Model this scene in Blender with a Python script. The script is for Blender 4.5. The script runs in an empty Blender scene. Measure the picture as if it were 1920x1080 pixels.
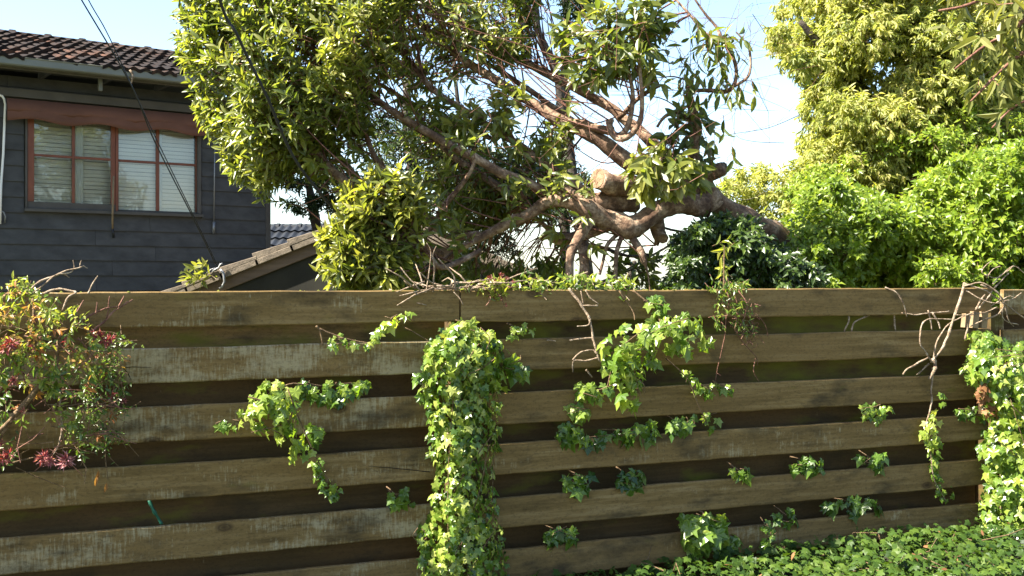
import bpy, bmesh, math, random
import numpy as np
from mathutils import Vector, Matrix, noise

random.seed(7)
rng = np.random.default_rng(7)
S = bpy.context.scene
COL = S.collection

# ---------------------------------------------------------------- camera, sky, sun, exposure
F, HX, HY, EYE = 2059.0, 960.0, 524.0, 1.70
cd = bpy.data.cameras.new("camera"); cam = bpy.data.objects.new("camera", cd); COL.objects.link(cam)
cd.sensor_width = 36.0; cd.lens = 36.0 * F / 1920.0
cd.shift_y = -16.0 / 1920.0
cd.clip_start = 0.05; cd.clip_end = 6000
cam.location = (0, 0, EYE); cam.rotation_euler = (math.radians(90), 0, 0)
S.camera = cam

SUN_EL = math.radians(50)
sh = Vector((-0.9276, -0.3736)).normalized()
SUN = Vector((sh.x * math.cos(SUN_EL), sh.y * math.cos(SUN_EL), math.sin(SUN_EL)))
w = bpy.data.worlds.new("World"); S.world = w; w.use_nodes = True
nt = w.node_tree
sky = nt.nodes.new("ShaderNodeTexSky"); sky.sky_type = 'NISHITA'; sky.sun_disc = False
sky.sun_elevation = SUN_EL; sky.sun_rotation = math.atan2(sh.x, sh.y)
sky.altitude = 50; sky.air_density = 1.0; sky.dust_density = 0.9; sky.ozone_density = 1.6
bg = nt.nodes["Background"]; bg.inputs[1].default_value = 0.066
nt.links.new(sky.outputs[0], bg.inputs[0])
sd = bpy.data.lights.new("sun", 'SUN'); sd.energy = 5.0; sd.angle = math.radians(0.53); sd.color = (1, 0.93, 0.82)
so = bpy.data.objects.new("sun", sd); COL.objects.link(so)
so.rotation_euler = SUN.to_track_quat('Z', 'Y').to_euler()
so.location = (-20, -12, 25)
S.view_settings.view_transform = 'Standard'; S.view_settings.look = 'None'
S.view_settings.exposure = 2.5; S.view_settings.gamma = 1.0; S.view_settings.use_curve_mapping = False
S.cycles.max_bounces = 8; S.cycles.transparent_max_bounces = 16

def P(px, py, d):
    return Vector(((px - HX) / F * d, d, EYE + (HY - py) / F * d))

# ---------------------------------------------------------------- materials
def newmat(name):
    m = bpy.data.materials.new(name); m.use_nodes = True
    n = m.node_tree.nodes; n.clear()
    out = n.new("ShaderNodeOutputMaterial")
    return m, m.node_tree, out

def N(t, kind, **kw):
    x = t.nodes.new(kind)
    for k, v in kw.items():
        if k.startswith("i_"):
            key = k[2:]
            key = int(key) if key.isdigit() else key.replace("_", " ")
            x.inputs[key].default_value = v
        else:
            setattr(x, k, v)
    return x

def L(t, a, b): t.links.new(a, b)

def ramp(t, src, stops, interp='LINEAR'):
    r = t.nodes.new("ShaderNodeValToRGB"); r.color_ramp.interpolation = interp
    e = r.color_ramp.elements
    while len(e) > 1: e.remove(e[-1])
    for i, (p, c) in enumerate(stops):
        el = e[0] if i == 0 else e.new(p)
        el.position = p
        el.color = (c, c, c, 1) if isinstance(c, (int, float)) else (*c, 1)
    L(t, src, r.inputs[0]); return r

def mixc(t, f, a, b, mode='MIX'):
    x = t.nodes.new("ShaderNodeMix"); x.data_type = 'RGBA'; x.blend_type = mode
    for s, v in ((x.inputs[0], f), (x.inputs[6], a), (x.inputs[7], b)):
        if isinstance(v, (int, float)): s.default_value = v
        elif isinstance(v, tuple): s.default_value = (*v, 1)
        else: L(t, v, s)
    return x.outputs[2]

def mth(t, op, a, b=0.0):
    x = t.nodes.new("ShaderNodeMath"); x.operation = op
    for i, v in enumerate((a, b)):
        if isinstance(v, (int, float)): x.inputs[i].default_value = v
        else: L(t, v, x.inputs[i])
    return x.outputs[0]

def coords(t, scale, space='Object', rand=True):
    tc = t.nodes.new("ShaderNodeTexCoord"); mp = t.nodes.new("ShaderNodeMapping")
    mp.inputs['Scale'].default_value = scale
    src = tc.outputs[space]
    if rand:
        oi = t.nodes.new("ShaderNodeObjectInfo")
        vm = t.nodes.new("ShaderNodeVectorMath"); vm.operation = 'SCALE'
        vm.inputs[0].default_value = (31.7, 17.3, 23.1); L(t, oi.outputs['Random'], vm.inputs['Scale'])
        va = t.nodes.new("ShaderNodeVectorMath"); L(t, src, va.inputs[0]); L(t, vm.outputs[0], va.inputs[1])
        src = va.outputs[0]
    L(t, src, mp.inputs[0]); return mp.outputs[0]

def noi(t, vec, scale=1.0, detail=4.0, rough=0.6):
    x = N(t, "ShaderNodeTexNoise"); x.inputs['Scale'].default_value = scale
    x.inputs['Detail'].default_value = detail; x.inputs['Roughness'].default_value = rough
    L(t, vec, x.inputs['Vector']); return x.outputs['Fac']

def plain(name, col, rough=0.7, var=0.25, scale=(6, 6, 6), bump=0.15, spec=0.3, metal=0.0):
    m, t, out = newmat(name)
    b = N(t, "ShaderNodeBsdfPrincipled"); b.inputs['Roughness'].default_value = rough
    b.inputs['Specular IOR Level'].default_value = spec; b.inputs['Metallic'].default_value = metal
    v = coords(t, scale)
    n1 = noi(t, v, 1, 6)
    c = ramp(t, n1, [(0.25, tuple(x * (1 - var) for x in col)), (0.75, tuple(min(1, x * (1 + var)) for x in col))])
    L(t, c.outputs[0], b.inputs['Base Color'])
    if bump:
        bp = N(t, "ShaderNodeBump"); bp.inputs['Strength'].default_value = bump; bp.inputs['Distance'].default_value = 0.01
        L(t, noi(t, v, 4, 6), bp.inputs['Height']); L(t, bp.outputs[0], b.inputs['Normal'])
    L(t, b.outputs[0], out.inputs[0]); return m

def leafmat(name, stops, trans=0.35, rough=0.45, spec=0.3, tcol=1.6):
    """leaf colour by the per-leaf value 'rnd'; thin-leaf translucency"""
    m, t, out = newmat(name)
    a = N(t, "ShaderNodeAttribute", attribute_name="rnd")
    tc = t.nodes.new("ShaderNodeTexCoord"); geo = t.nodes.new("ShaderNodeNewGeometry")
    n1 = noi(t, geo.outputs['Position'], 1.3, 2)
    f = mth(t, 'ADD', mth(t, 'MULTIPLY', a.outputs['Fac'], 0.75), mth(t, 'MULTIPLY', n1, 0.25))
    c = ramp(t, f, stops)
    n2 = noi(t, geo.outputs['Position'], 60, 3)
    c2 = mixc(t, mth(t, 'MULTIPLY', n2, 0.35), c.outputs[0], (0.02, 0.03, 0.01), 'MULTIPLY')
    back = mixc(t, 0.35, c.outputs[0], (0.16, 0.2, 0.1))
    c3 = mixc(t, geo.outputs['Backfacing'], c2, back)
    b = N(t, "ShaderNodeBsdfPrincipled"); b.inputs['Roughness'].default_value = rough
    b.inputs['Specular IOR Level'].default_value = spec
    L(t, c3, b.inputs['Base Color'])
    tr = N(t, "ShaderNodeBsdfTranslucent")
    tcl = mixc(t, 1.0, c.outputs[0], (min(1, tcol * 1.0), min(1, tcol * 1.0), 0.35), 'MULTIPLY')
    hs = N(t, "ShaderNodeHueSaturation"); hs.inputs['Value'].default_value = tcol * 1.3; L(t, tcl, hs.inputs['Color'])
    L(t, hs.outputs[0], tr.inputs[0])
    mx = N(t, "ShaderNodeMixShader"); mx.inputs[0].default_value = trans
    L(t, b.outputs[0], mx.inputs[1]); L(t, tr.outputs[0], mx.inputs[2])
    L(t, mx.outputs[0], out.inputs[0]); return m

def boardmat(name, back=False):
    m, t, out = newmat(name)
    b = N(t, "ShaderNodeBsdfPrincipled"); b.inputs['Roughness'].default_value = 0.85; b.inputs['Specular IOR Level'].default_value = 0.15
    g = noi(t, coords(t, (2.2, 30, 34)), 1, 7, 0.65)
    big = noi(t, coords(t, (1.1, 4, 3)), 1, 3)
    base = ramp(t, g, [(0.25, (0.062, 0.040, 0.014)), (0.5, (0.155, 0.1, 0.037)), (0.75, (0.26, 0.185, 0.088))] if not back else [(0.25, (0.03, 0.02, 0.009)), (0.5, (0.055, 0.037, 0.015)), (0.75, (0.09, 0.06, 0.026))])  # back boards get darker stops that hold the shade behind the gaps
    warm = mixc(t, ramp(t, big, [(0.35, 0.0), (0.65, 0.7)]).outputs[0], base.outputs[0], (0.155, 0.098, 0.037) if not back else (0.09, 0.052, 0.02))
    # weathered silver patches broken by saw marks across the board
    we = N(t, "ShaderNodeAttribute", attribute_type='OBJECT', attribute_name="weather")
    tick = noi(t, coords(t, (95, 20, 13)), 1, 4, 0.7)
    patch = noi(t, coords(t, (2.6, 5, 8)), 1, 5, 0.7)
    pf = mth(t, 'ADD', mth(t, 'MULTIPLY', patch, 0.9), mth(t, 'MULTIPLY', tick, 0.55))
    pf = mth(t, 'ADD', pf, mth(t, 'MULTIPLY', we.outputs['Fac'], 0.28))
    sil = ramp(t, pf, [(0.86, 0.0), (1.06, 1.0)])
    c = mixc(t, mth(t, 'MULTIPLY', sil.outputs[0], 0.8), warm, (0.3, 0.25, 0.15))
    # dark stains
    st = ramp(t, noi(t, coords(t, (3, 8, 7)), 1, 5), [(0.3, 0.75), (0.46, 0.0)])
    c = mixc(t, st.outputs[0], c, (0.03, 0.024, 0.014))
    # knots
    vo = N(t, "ShaderNodeTexVoronoi"); vo.inputs['Scale'].default_value = 1.0
    L(t, coords(t, (2.6, 4, 5.2)), vo.inputs['Vector'])
    kn = ramp(t, vo.outputs['Distance'], [(0.03, 0.95), (0.06, 0.55), (0.075, 0.8), (0.13, 0.0)])
    c = mixc(t, kn.outputs[0], c, (0.04, 0.024, 0.012))
    sp_k = noi(t, coords(t, (48, 30, 95)), 1, 6, 0.75)
    c = mixc(t, ramp(t, sp_k, [(0.36, 0.4), (0.5, 0.0)]).outputs[0], c, (0.03, 0.02, 0.01))
    # moss and algae
    mo = N(t, "ShaderNodeAttribute", attribute_type='OBJECT', attribute_name="moss")
    mn = noi(t, coords(t, (3.2, 6, 9)), 1, 5, 0.6)
    mm = ramp(t, mth(t, 'ADD', mn, mth(t, 'MULTIPLY', mo.outputs['Fac'], 0.3)), [(0.55, 0.0), (0.78, 1.0)])
    c = mixc(t, mth(t, 'MULTIPLY', mm.outputs[0], 0.85), c, (0.105, 0.105, 0.012))
    L(t, c, b.inputs['Base Color'])
    bp = N(t, "ShaderNodeBump"); bp.inputs['Strength'].default_value = 0.55; bp.inputs['Distance'].default_value = 0.004
    hh = mth(t, 'ADD', mth(t, 'MULTIPLY', g, 0.8), mth(t, 'MULTIPLY', tick, 0.7))
    L(t, hh, bp.inputs['Height']); L(t, bp.outputs[0], b.inputs['Normal'])
    L(t, b.outputs[0], out.inputs[0]); return m

def barkmat(name, a, b_, c_, sc=(7, 7, 7)):
    m, t, out = newmat(name)
    b = N(t, "ShaderNodeBsdfPrincipled"); b.inputs['Roughness'].default_value = 0.8; b.inputs['Specular IOR Level'].default_value = 0.2
    v = coords(t, sc)
    n1 = noi(t, v, 1.4, 7, 0.7); n2 = noi(t, v, 7, 5, 0.65)
    col = ramp(t, n1, [(0.36, a), (0.5, b_), (0.62, c_)])
    c = mixc(t, ramp(t, n2, [(0.35, 0.6), (0.55, 0)]).outputs[0], col.outputs[0], tuple(x * 0.45 for x in a))
    L(t, c, b.inputs['Base Color'])
    bp = N(t, "ShaderNodeBump"); bp.inputs['Strength'].default_value = 0.7; bp.inputs['Distance'].default_value = 0.012
    L(t, mth(t, 'ADD', n1, n2), bp.inputs['Height']); L(t, bp.outputs[0], b.inputs['Normal'])
    L(t, b.outputs[0], out.inputs[0]); return m

M = {}
M['board'] = boardmat("fence_board_wood")
M['back'] = boardmat("fence_back_board_wood_shaded", True)  # darker copy of the board wood, gap shade put into its colour
M['endgrain'] = plain("sawn_end_grain", (0.2, 0.14, 0.075), 0.8, 0.3, (20, 20, 20))
M['ground'] = plain("grassy_soil", (0.07, 0.075, 0.03), 0.95, 0.5, (2, 2, 2), 0.5)
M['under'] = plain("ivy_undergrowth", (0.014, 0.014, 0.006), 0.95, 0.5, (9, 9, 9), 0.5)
M['weatherboard'] = plain("charcoal_painted_weatherboard", (0.06, 0.059, 0.057), 0.75, 0.32, (0.9, 8, 9), 0.15, 0.12)
M['trim'] = plain("charcoal_painted_trim", (0.078, 0.071, 0.061), 0.7, 0.22, (4, 4, 4), 0.05, 0.12)
M['gutter'] = plain("grey_green_gutter_metal", (0.13, 0.135, 0.115), 0.45, 0.15, (2, 2, 8), 0.02)
M['soffit'] = plain("dark_eave_boards", (0.03, 0.03, 0.032), 0.8, 0.3, (3, 12, 3), 0.1)
M['sash'] = plain("red_brown_stained_sash", (0.16, 0.052, 0.027), 0.5, 0.3, (8, 8, 4), 0.1)
M['awning'] = plain("terracotta_canvas", (0.125, 0.056, 0.038), 0.9, 0.22, (3, 3, 6), 0.12)
M['blind'] = plain("white_blind_slat", (0.85, 0.8, 0.71), 0.5, 0.05, (4, 4, 4), 0.0)
M['curtain'] = plain("white_curtain_cloth", (0.8, 0.79, 0.76), 0.9, 0.05, (4, 4, 4), 0.0)
M['room'] = plain("dim_room_wall", (0.32, 0.3, 0.27), 0.9, 0.1, (2, 2, 2), 0.0)
M['whitepipe'] = plain("white_painted_pipe", (0.72, 0.7, 0.66), 0.4, 0.08, (6, 6, 6), 0.02)
M['steel'] = plain("dull_steel_rod", (0.22, 0.22, 0.22), 0.45, 0.2, (8, 8, 8), 0.02, 0.5, 0.6)
M['cable'] = plain("black_cable_sheath", (0.015, 0.015, 0.016), 0.5, 0.2, (5, 5, 5), 0.0)
M['greycable'] = plain("grey_cable_sheath", (0.12, 0.1, 0.09), 0.6, 0.2, (5, 5, 5), 0.0)
M['cement'] = plain("mossy_cement_tile", (0.125, 0.1, 0.072), 0.95, 0.5, (14, 14, 14), 0.5)
M['barge'] = plain("weathered_brown_barge_board", (0.09, 0.06, 0.04), 0.8, 0.35, (2, 20, 20), 0.25)
M['garagewall'] = plain("dark_olive_garage_wall", (0.014, 0.013, 0.008), 0.9, 0.35, (5, 5, 5), 0.15)
M['bluetile'] = plain("slate_blue_roof_tile", (0.008, 0.010, 0.013), 0.6, 0.4, (3, 3, 3), 0.1, 0.3)
M['wallfar'] = plain("pale_rendered_wall", (0.2, 0.19, 0.17), 0.9, 0.1, (2, 2, 2), 0.0)
M['hose'] = plain("green_plastic_stake", (0.006, 0.07, 0.04), 0.5, 0.2, (5, 5, 5), 0.0)
M['moss'] = plain("bright_moss", (0.11, 0.115, 0.015), 0.95, 0.5, (40, 40, 40), 0.6)

def rooftile():
    m, t, out = newmat("weathered_terracotta_roof_tile")
    b = N(t, "ShaderNodeBsdfPrincipled"); b.inputs['Roughness'].default_value = 0.9; b.inputs['Specular IOR Level'].default_value = 0.12
    oi = t.nodes.new("ShaderNodeObjectInfo")
    base = ramp(t, oi.outputs['Random'], [(0.0, (0.013, 0.008, 0.006)), (0.5, (0.024, 0.015, 0.010)), (0.85, (0.045, 0.025, 0.016)), (1.0, (0.11, 0.05, 0.028))])
    n1 = noi(t, coords(t, (14, 14, 14)), 1, 6)
    c = mixc(t, ramp(t, n1, [(0.42, 0.8), (0.62, 0.0)]).outputs[0], base.outputs[0], (0.011, 0.010, 0.010))
    n2 = noi(t, coords(t, (30, 30, 30)), 1, 3)
    c = mixc(t, ramp(t, n2, [(0.62, 0.0), (0.75, 0.6)]).outputs[0], c, (0.08, 0.075, 0.06))
    L(t, c, b.inputs['Base Color']); L(t, b.outputs[0], out.inputs[0]); return m
M['tile'] = rooftile()

def glassmat():
    m, t, out = newmat("window_glass")
    fr = N(t, "ShaderNodeFresnel"); fr.inputs[0].default_value = 1.55
    tr = N(t, "ShaderNodeBsdfTransparent"); tr.inputs[0].default_value = (0.93, 0.95, 0.93, 1)
    gl = N(t, "ShaderNodeBsdfGlossy"); gl.inputs['Roughness'].default_value = 0.01
    bp = N(t, "ShaderNodeBump"); bp.inputs['Strength'].default_value = 0.05; bp.inputs['Distance'].default_value = 0.02
    L(t, noi(t, coords(t, (3, 3, 3)), 1, 1), bp.inputs['Height']); L(t, bp.outputs[0], gl.inputs['Normal'])
    mx = N(t, "ShaderNodeMixShader"); L(t, mth(t, 'MULTIPLY', fr.outputs[0], 1.15), mx.inputs[0])
    L(t, tr.outputs[0], mx.inputs[1]); L(t, gl.outputs[0], mx.inputs[2]); L(t, mx.outputs[0], out.inputs[0]); return m
M['glass'] = glassmat()

M['bark'] = barkmat("fallen_tree_bark", (0.085, 0.048, 0.03), (0.19, 0.118, 0.074), (0.36, 0.262, 0.18))
M['cutwood'] = barkmat("sawn_wood_face", (0.14, 0.08, 0.045), (0.22, 0.14, 0.08), (0.3, 0.2, 0.12), (18, 18, 18))
M['twig'] = barkmat("red_brown_twig_bark", (0.09, 0.04, 0.028), (0.16, 0.075, 0.05), (0.24, 0.13, 0.09))
M['darkbark'] = barkmat("dark_trunk_bark", (0.025, 0.02, 0.016), (0.05, 0.04, 0.03), (0.09, 0.075, 0.06))
M['dry'] = barkmat("dry_vine_bark", (0.12, 0.08, 0.05), (0.26, 0.19, 0.125), (0.42, 0.34, 0.25), (25, 25, 25))
M['vine'] = barkmat("brown_vine_stem", (0.08, 0.05, 0.025), (0.15, 0.095, 0.05), (0.22, 0.15, 0.08), (25, 25, 25))
M['leaf_fallen'] = leafmat("fallen_tree_leaf", [(0.1, (0.04, 0.062, 0.012)), (0.42, (0.10, 0.128, 0.024)), (0.72, (0.2, 0.21, 0.045)), (0.97, (0.34, 0.31, 0.1))], 0.4, 0.34, 0.5)
M['leaf_yellow'] = leafmat("yellow_green_tree_leaf", [(0.1, (0.07, 0.105, 0.018)), (0.4, (0.17, 0.205, 0.04)), (0.75, (0.33, 0.33, 0.09)), (1, (0.52, 0.46, 0.22))], 0.42, 0.45)
M['leaf_green'] = leafmat("glossy_creeper_leaf", [(0.1, (0.04, 0.075, 0.008)), (0.42, (0.115, 0.18, 0.015)), (0.78, (0.22, 0.28, 0.03)), (1, (0.36, 0.36, 0.07))], 0.36, 0.36)
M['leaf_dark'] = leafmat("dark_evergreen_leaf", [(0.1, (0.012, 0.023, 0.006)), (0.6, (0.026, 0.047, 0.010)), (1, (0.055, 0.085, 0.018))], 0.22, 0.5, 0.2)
M['leaf_creeper'] = leafmat("deep_green_creeper_leaf", [(0.1, (0.014, 0.03, 0.006)), (0.5, (0.04, 0.072, 0.012)), (0.8, (0.085, 0.13, 0.02)), (1, (0.16, 0.2, 0.035))], 0.28, 0.36, 0.4)
M['leaf_gum'] = leafmat("olive_gum_leaf", [(0.1, (0.07, 0.085, 0.028)), (0.5, (0.14, 0.15, 0.045)), (1, (0.27, 0.25, 0.09))], 0.35, 0.4)
M['leaf_ivy'] = leafmat("ivy_leaf", [(0.08, (0.02, 0.055, 0.009)), (0.42, (0.1, 0.175, 0.02)), (0.75, (0.24, 0.3, 0.045)), (1, (0.46, 0.46, 0.15))], 0.36, 0.3, 0.5)
M['leaf_ivy_shaded'] = leafmat("shaded_ground_ivy_leaf", [(0.1, (0.012, 0.032, 0.007)), (0.5, (0.044, 0.084, 0.012)), (0.85, (0.09, 0.135, 0.02)), (1, (0.2, 0.22, 0.04))], 0.25, 0.5, 0.2)  # ivy leaf darkened in its base colour for the shade over the bank
M['leaf_jas'] = leafmat("honeysuckle_leaf", [(0.1, (0.03, 0.07, 0.012)), (0.45, (0.09, 0.15, 0.026)), (0.75, (0.22, 0.25, 0.04)), (1, (0.34, 0.32, 0.07))], 0.35, 0.3, 0.5)
M['leaf_young'] = leafmat("reddish_young_leaf", [(0.0, (0.14, 0.04, 0.02)), (0.5, (0.3, 0.13, 0.05)), (1, (0.45, 0.33, 0.12))], 0.35, 0.4, 0.3)
M['leaf_dead'] = leafmat("dead_brown_leaf", [(0.0, (0.12, 0.05, 0.02)), (1, (0.3, 0.15, 0.06))], 0.25, 0.6, 0.2)
M['petal'] = leafmat("magenta_petal", [(0.0, (0.2, 0.018, 0.035)), (0.5, (0.36, 0.055, 0.095)), (1, (0.62, 0.32, 0.4))], 0.3, 0.5, 0.3, 1.0)

# ---------------------------------------------------------------- object helpers
def tag(o, label=None, cat=None, group=None, kind=None):
    if label: o['label'] = label
    if cat: o['category'] = cat
    if group: o['group'] = group
    if kind: o['kind'] = kind
    return o

def empty(name, loc, label, cat, group=None):
    o = bpy.data.objects.new(name, None); COL.objects.link(o); o.location = loc; o.empty_display_size = 0.2
    return tag(o, label, cat, group)

def link(name, me, mat=None, parent=None, mw=None):
    """one mesh object; mw = its world matrix"""
    o = bpy.data.objects.new(name, me); COL.objects.link(o)
    if mat and not me.materials: me.materials.append(mat)
    m = mw if mw is not None else Matrix.Identity(4)
    if parent is not None:
        o.parent = parent
        m = world_of(parent).inverted() @ m
    o.matrix_basis = m
    return o

def world_of(o):
    m = o.matrix_basis.copy()
    while o.parent is not None:
        o = o.parent; m = o.matrix_basis @ m
    return m

class MB:
    def __init__(self): self.v = []; self.f = []
    def add(self, vs, fs):
        b = len(self.v); self.v += [tuple(x) for x in vs]; self.f += [tuple(i + b for i in q) for q in fs]
    def box(self, lo, hi, T=None):
        x0, y0, z0 = lo; x1, y1, z1 = hi
        vs = [Vector(p) for p in ((x0,y0,z0),(x1,y0,z0),(x1,y1,z0),(x0,y1,z0),(x0,y0,z1),(x1,y0,z1),(x1,y1,z1),(x0,y1,z1))]
        if T is not None: vs = [T @ p for p in vs]
        self.add(vs, [(0,3,2,1),(4,5,6,7),(0,1,5,4),(1,2,6,5),(2,3,7,6),(3,0,4,7)])
    def tube(self, pts, rad, n=6, cap=True, rough=0.0):
        pts = [Vector(p) for p in pts]; k = len(pts)
        if isinstance(rad, (int, float)): rad = [rad] * k
        up = Vector((0.13, 0.21, 0.97)); vs = []; fs = []
        t0 = None; a = None
        for i in range(k):
            t = (pts[min(i + 1, k - 1)] - pts[max(i - 1, 0)])
            t = t.normalized() if t.length > 1e-9 else (t0 or Vector((0, 0, 1)))
            if a is None:
                a = t.cross(up)
                if a.length < 0.05: a = t.cross(Vector((1, 0, 0)))
            a = (a - t * a.dot(t)).normalized(); b = t.cross(a); t0 = t
            for j in range(n):
                an = 2 * math.pi * j / n
                d = a * math.cos(an) + b * math.sin(an)
                r = rad[i]
                if rough:
                    q = pts[i] + d * r
                    r *= 1 + rough * (noise.noise(q * 9) + 0.6 * noise.noise(q * 23))
                vs.append(pts[i] + d * r)
        for i in range(k - 1):
            for j in range(n):
                j2 = (j + 1) % n
                fs.append((i * n + j, i * n + j2, (i + 1) * n + j2, (i + 1) * n + j))
        if cap:
            fs.append(tuple(range(n))[::-1]); fs.append(tuple(range((k - 1) * n, k * n)))
        self.add(vs, fs)
    def mesh(self, name, mat=None, smooth=False):
        me = bpy.data.meshes.new(name); me.from_pydata(self.v, [], self.f); me.update()
        if mat: me.materials.append(mat)
        if smooth: me.polygons.foreach_set('use_smooth', [True] * len(me.polygons))
        return me
    def build(self, name, mat, parent=None, smooth=False, bevel=0):
        me = self.mesh(name, mat, smooth)
        if bevel:
            bm = bmesh.new(); bm.from_mesh(me)
            bmesh.ops.bevel(bm, geom=bm.edges[:], offset=bevel, segments=1, affect='EDGES', profile=0.7)
            bm.to_mesh(me); bm.free()
        o = link(name, me, None, parent)
        return o

def spline(pts, sub=6):
    """Catmull-Rom through (vector, radius) pairs"""
    out = []
    n = len(pts)
    for i in range(n - 1):
        p0 = pts[max(i - 1, 0)]; p1 = pts[i]; p2 = pts[i + 1]; p3 = pts[min(i + 2, n - 1)]
        for k in range(sub):
            t = k / sub
            q = 0.5 * ((2 * p1[0]) + (p2[0] - p0[0]) * t + (2 * p0[0] - 5 * p1[0] + 4 * p2[0] - p3[0]) * t * t + (-p0[0] + 3 * p1[0] - 3 * p2[0] + p3[0]) * t ** 3)
            out.append((q, p1[1] + (p2[1] - p1[1]) * t))
    out.append(pts[-1]); return out

# leaf templates: (x across -.5...5, y along 0..1, z lift), triangles
def tmpl_lance(curl=0.12, fold=0.12):
    ys = [0.0, 0.18, 0.5, 0.8, 1.0]; ws = [0.04, 0.36, 0.5, 0.28, 0.0]
    v = []; 
    for y, wd in zip(ys, ws):
        zc = -curl * (y * y)
        if wd == 0: v.append((0, y, zc)); continue
        v += [(-wd, y, zc + fold * wd), (0, y, zc), (wd, y, zc + fold * wd)]
    f = []
    for i in range(3):
        a = i * 3
        for j in (0, 1):
            f += [(a + j, a + j + 1, a + 4 + j), (a + j, a + 4 + j, a + 3 + j)]
    f += [(9, 10, 12), (10, 11, 12)]
    return np.array(v, float), np.array(f)
def tmpl_small(curl=0.15, fold=0.15):
    v = [(0, 0, 0), (-0.5, 0.45, fold * .5 - curl * .2), (0, 0.5, -curl * .25), (0.5, 0.45, fold * .5 - curl * .2), (0, 1, -curl)]
    f = [(0, 2, 1), (0, 3, 2), (1, 2, 4), (2, 3, 4)]
    return np.array(v, float), np.array(f)
def tmpl_ivy(k=0, cup=0.10):
    # five-lobed ivy leaf, base notch at the origin, tip along +y
    o = [(0, 0.10), (0.20, 0.0), (0.42, 0.04), (0.36, 0.22), (0.60, 0.48), (0.30, 0.50), (0.16, 0.72), (0, 1.0)]
    if k == 1: o = [(0, 0.10), (0.22, 0.02), (0.38, 0.10), (0.34, 0.26), (0.50, 0.42), (0.28, 0.56), (0.12, 0.78), (0, 1.0)]
    if k == 2: o = [(0, 0.12), (0.24, 0.0), (0.5, 0.02), (0.40, 0.26), (0.66, 0.56), (0.32, 0.52), (0.2, 0.68), (0, 0.96)]
    right = [(x * 1.0, y) for x, y in o]; left = [(-x, y) for x, y in o[1:-1]][::-1]
    ring = right + left
    v = [(0, 0.38, 0.0)] + [(x, y, -cup * ((x * 1.3) ** 2 + (y - 0.38) ** 2) * 2 + 0.02 * ((i % 2) * 2 - 1)) for i, (x, y) in enumerate(ring)]
    n = len(ring)
    f = [(0, 1 + i, 1 + (i + 1) % n) for i in range(n)]
    return np.array(v, float), np.array(f)
TM = {'lance': [tmpl_lance(0.08, 0.15), tmpl_lance(0.22, 0.2), tmpl_lance(0.35, 0.3), tmpl_lance(0.0, 0.35)],
      'small': [tmpl_small(0.1, 0.2), tmpl_small(0.3, 0.3), tmpl_small(0.0, 0.25), tmpl_small(0.2, 0.4)],
      'ivy': [tmpl_ivy(0), tmpl_ivy(1, 0.2), tmpl_ivy(2, 0.05), tmpl_ivy(0, 0.3)]}

def frame(d, n):
    """arrays of unit direction (y), normal (z) and side (x)"""
    d = d / np.maximum(np.linalg.norm(d, axis=1, keepdims=True), 1e-9)
    n = n - d * (n * d).sum(1, keepdims=True)
    ln = np.linalg.norm(n, axis=1, keepdims=True)
    n = np.where(ln < 1e-3, np.cross(d, np.array([[0.3, 0.9, 0.2]])), n)
    n = n / np.maximum(np.linalg.norm(n, axis=1, keepdims=True), 1e-9)
    return d, n, np.cross(d, n)

def leaves_mesh(name, kind, pos, d, n, length, width, rnd, mat):
    d, n, s = frame(d, n)
    Vs, Fs, Rs = [], [], []; base = 0
    which = rng.integers(0, len(TM[kind]), len(pos))
    for k, (tv, tf) in enumerate(TM[kind]):
        ix = np.where(which == k)[0]
        if len(ix) == 0: continue
        v = (pos[ix][:, None, :] + tv[None, :, 0, None] * (s[ix] * width[ix][:, None])[:, None, :]
             + tv[None, :, 1, None] * (d[ix] * length[ix][:, None])[:, None, :]
             + tv[None, :, 2, None] * (n[ix] * length[ix][:, None])[:, None, :])
        nv = tv.shape[0]
        f = tf[None] + (np.arange(len(ix)) * nv)[:, None, None] + base
        Vs.append(v.reshape(-1, 3)); Fs.append(f.reshape(-1, 3)); Rs.append(np.repeat(rnd[ix], nv))
        base += len(ix) * nv
    V = np.concatenate(Vs); Fc = np.concatenate(Fs); R = np.concatenate(Rs)
    me = bpy.data.meshes.new(name)
    me.vertices.add(len(V)); me.vertices.foreach_set('co', V.astype(np.float32).ravel())
    me.loops.add(Fc.size); me.loops.foreach_set('vertex_index', Fc.astype(np.int32).ravel())
    me.polygons.add(len(Fc)); me.polygons.foreach_set('loop_start', np.arange(0, Fc.size, 3, dtype=np.int32))
    me.update(calc_edges=True)
    at = me.attributes.new('rnd', 'FLOAT', 'POINT'); at.data.foreach_set('value', R.astype(np.float32))
    me.materials.append(mat)
    return me

_unit = {}
def unit_leaf(kind, matkey, k, q):
    """shared unit-size leaf mesh, one per shape, material and colour step"""
    key = (kind, matkey, k, q)
    if key not in _unit:
        tv, tf = TM[kind][k]
        me = bpy.data.meshes.new("leaf"); me.from_pydata([tuple(x) for x in tv], [], [tuple(int(i) for i in x) for x in tf]); me.update()
        at = me.attributes.new('rnd', 'FLOAT', 'POINT'); at.data.foreach_set('value', [q / 7.0] * len(tv))
        me.materials.append(M[matkey]); _unit[key] = me
    return _unit[key]

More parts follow.
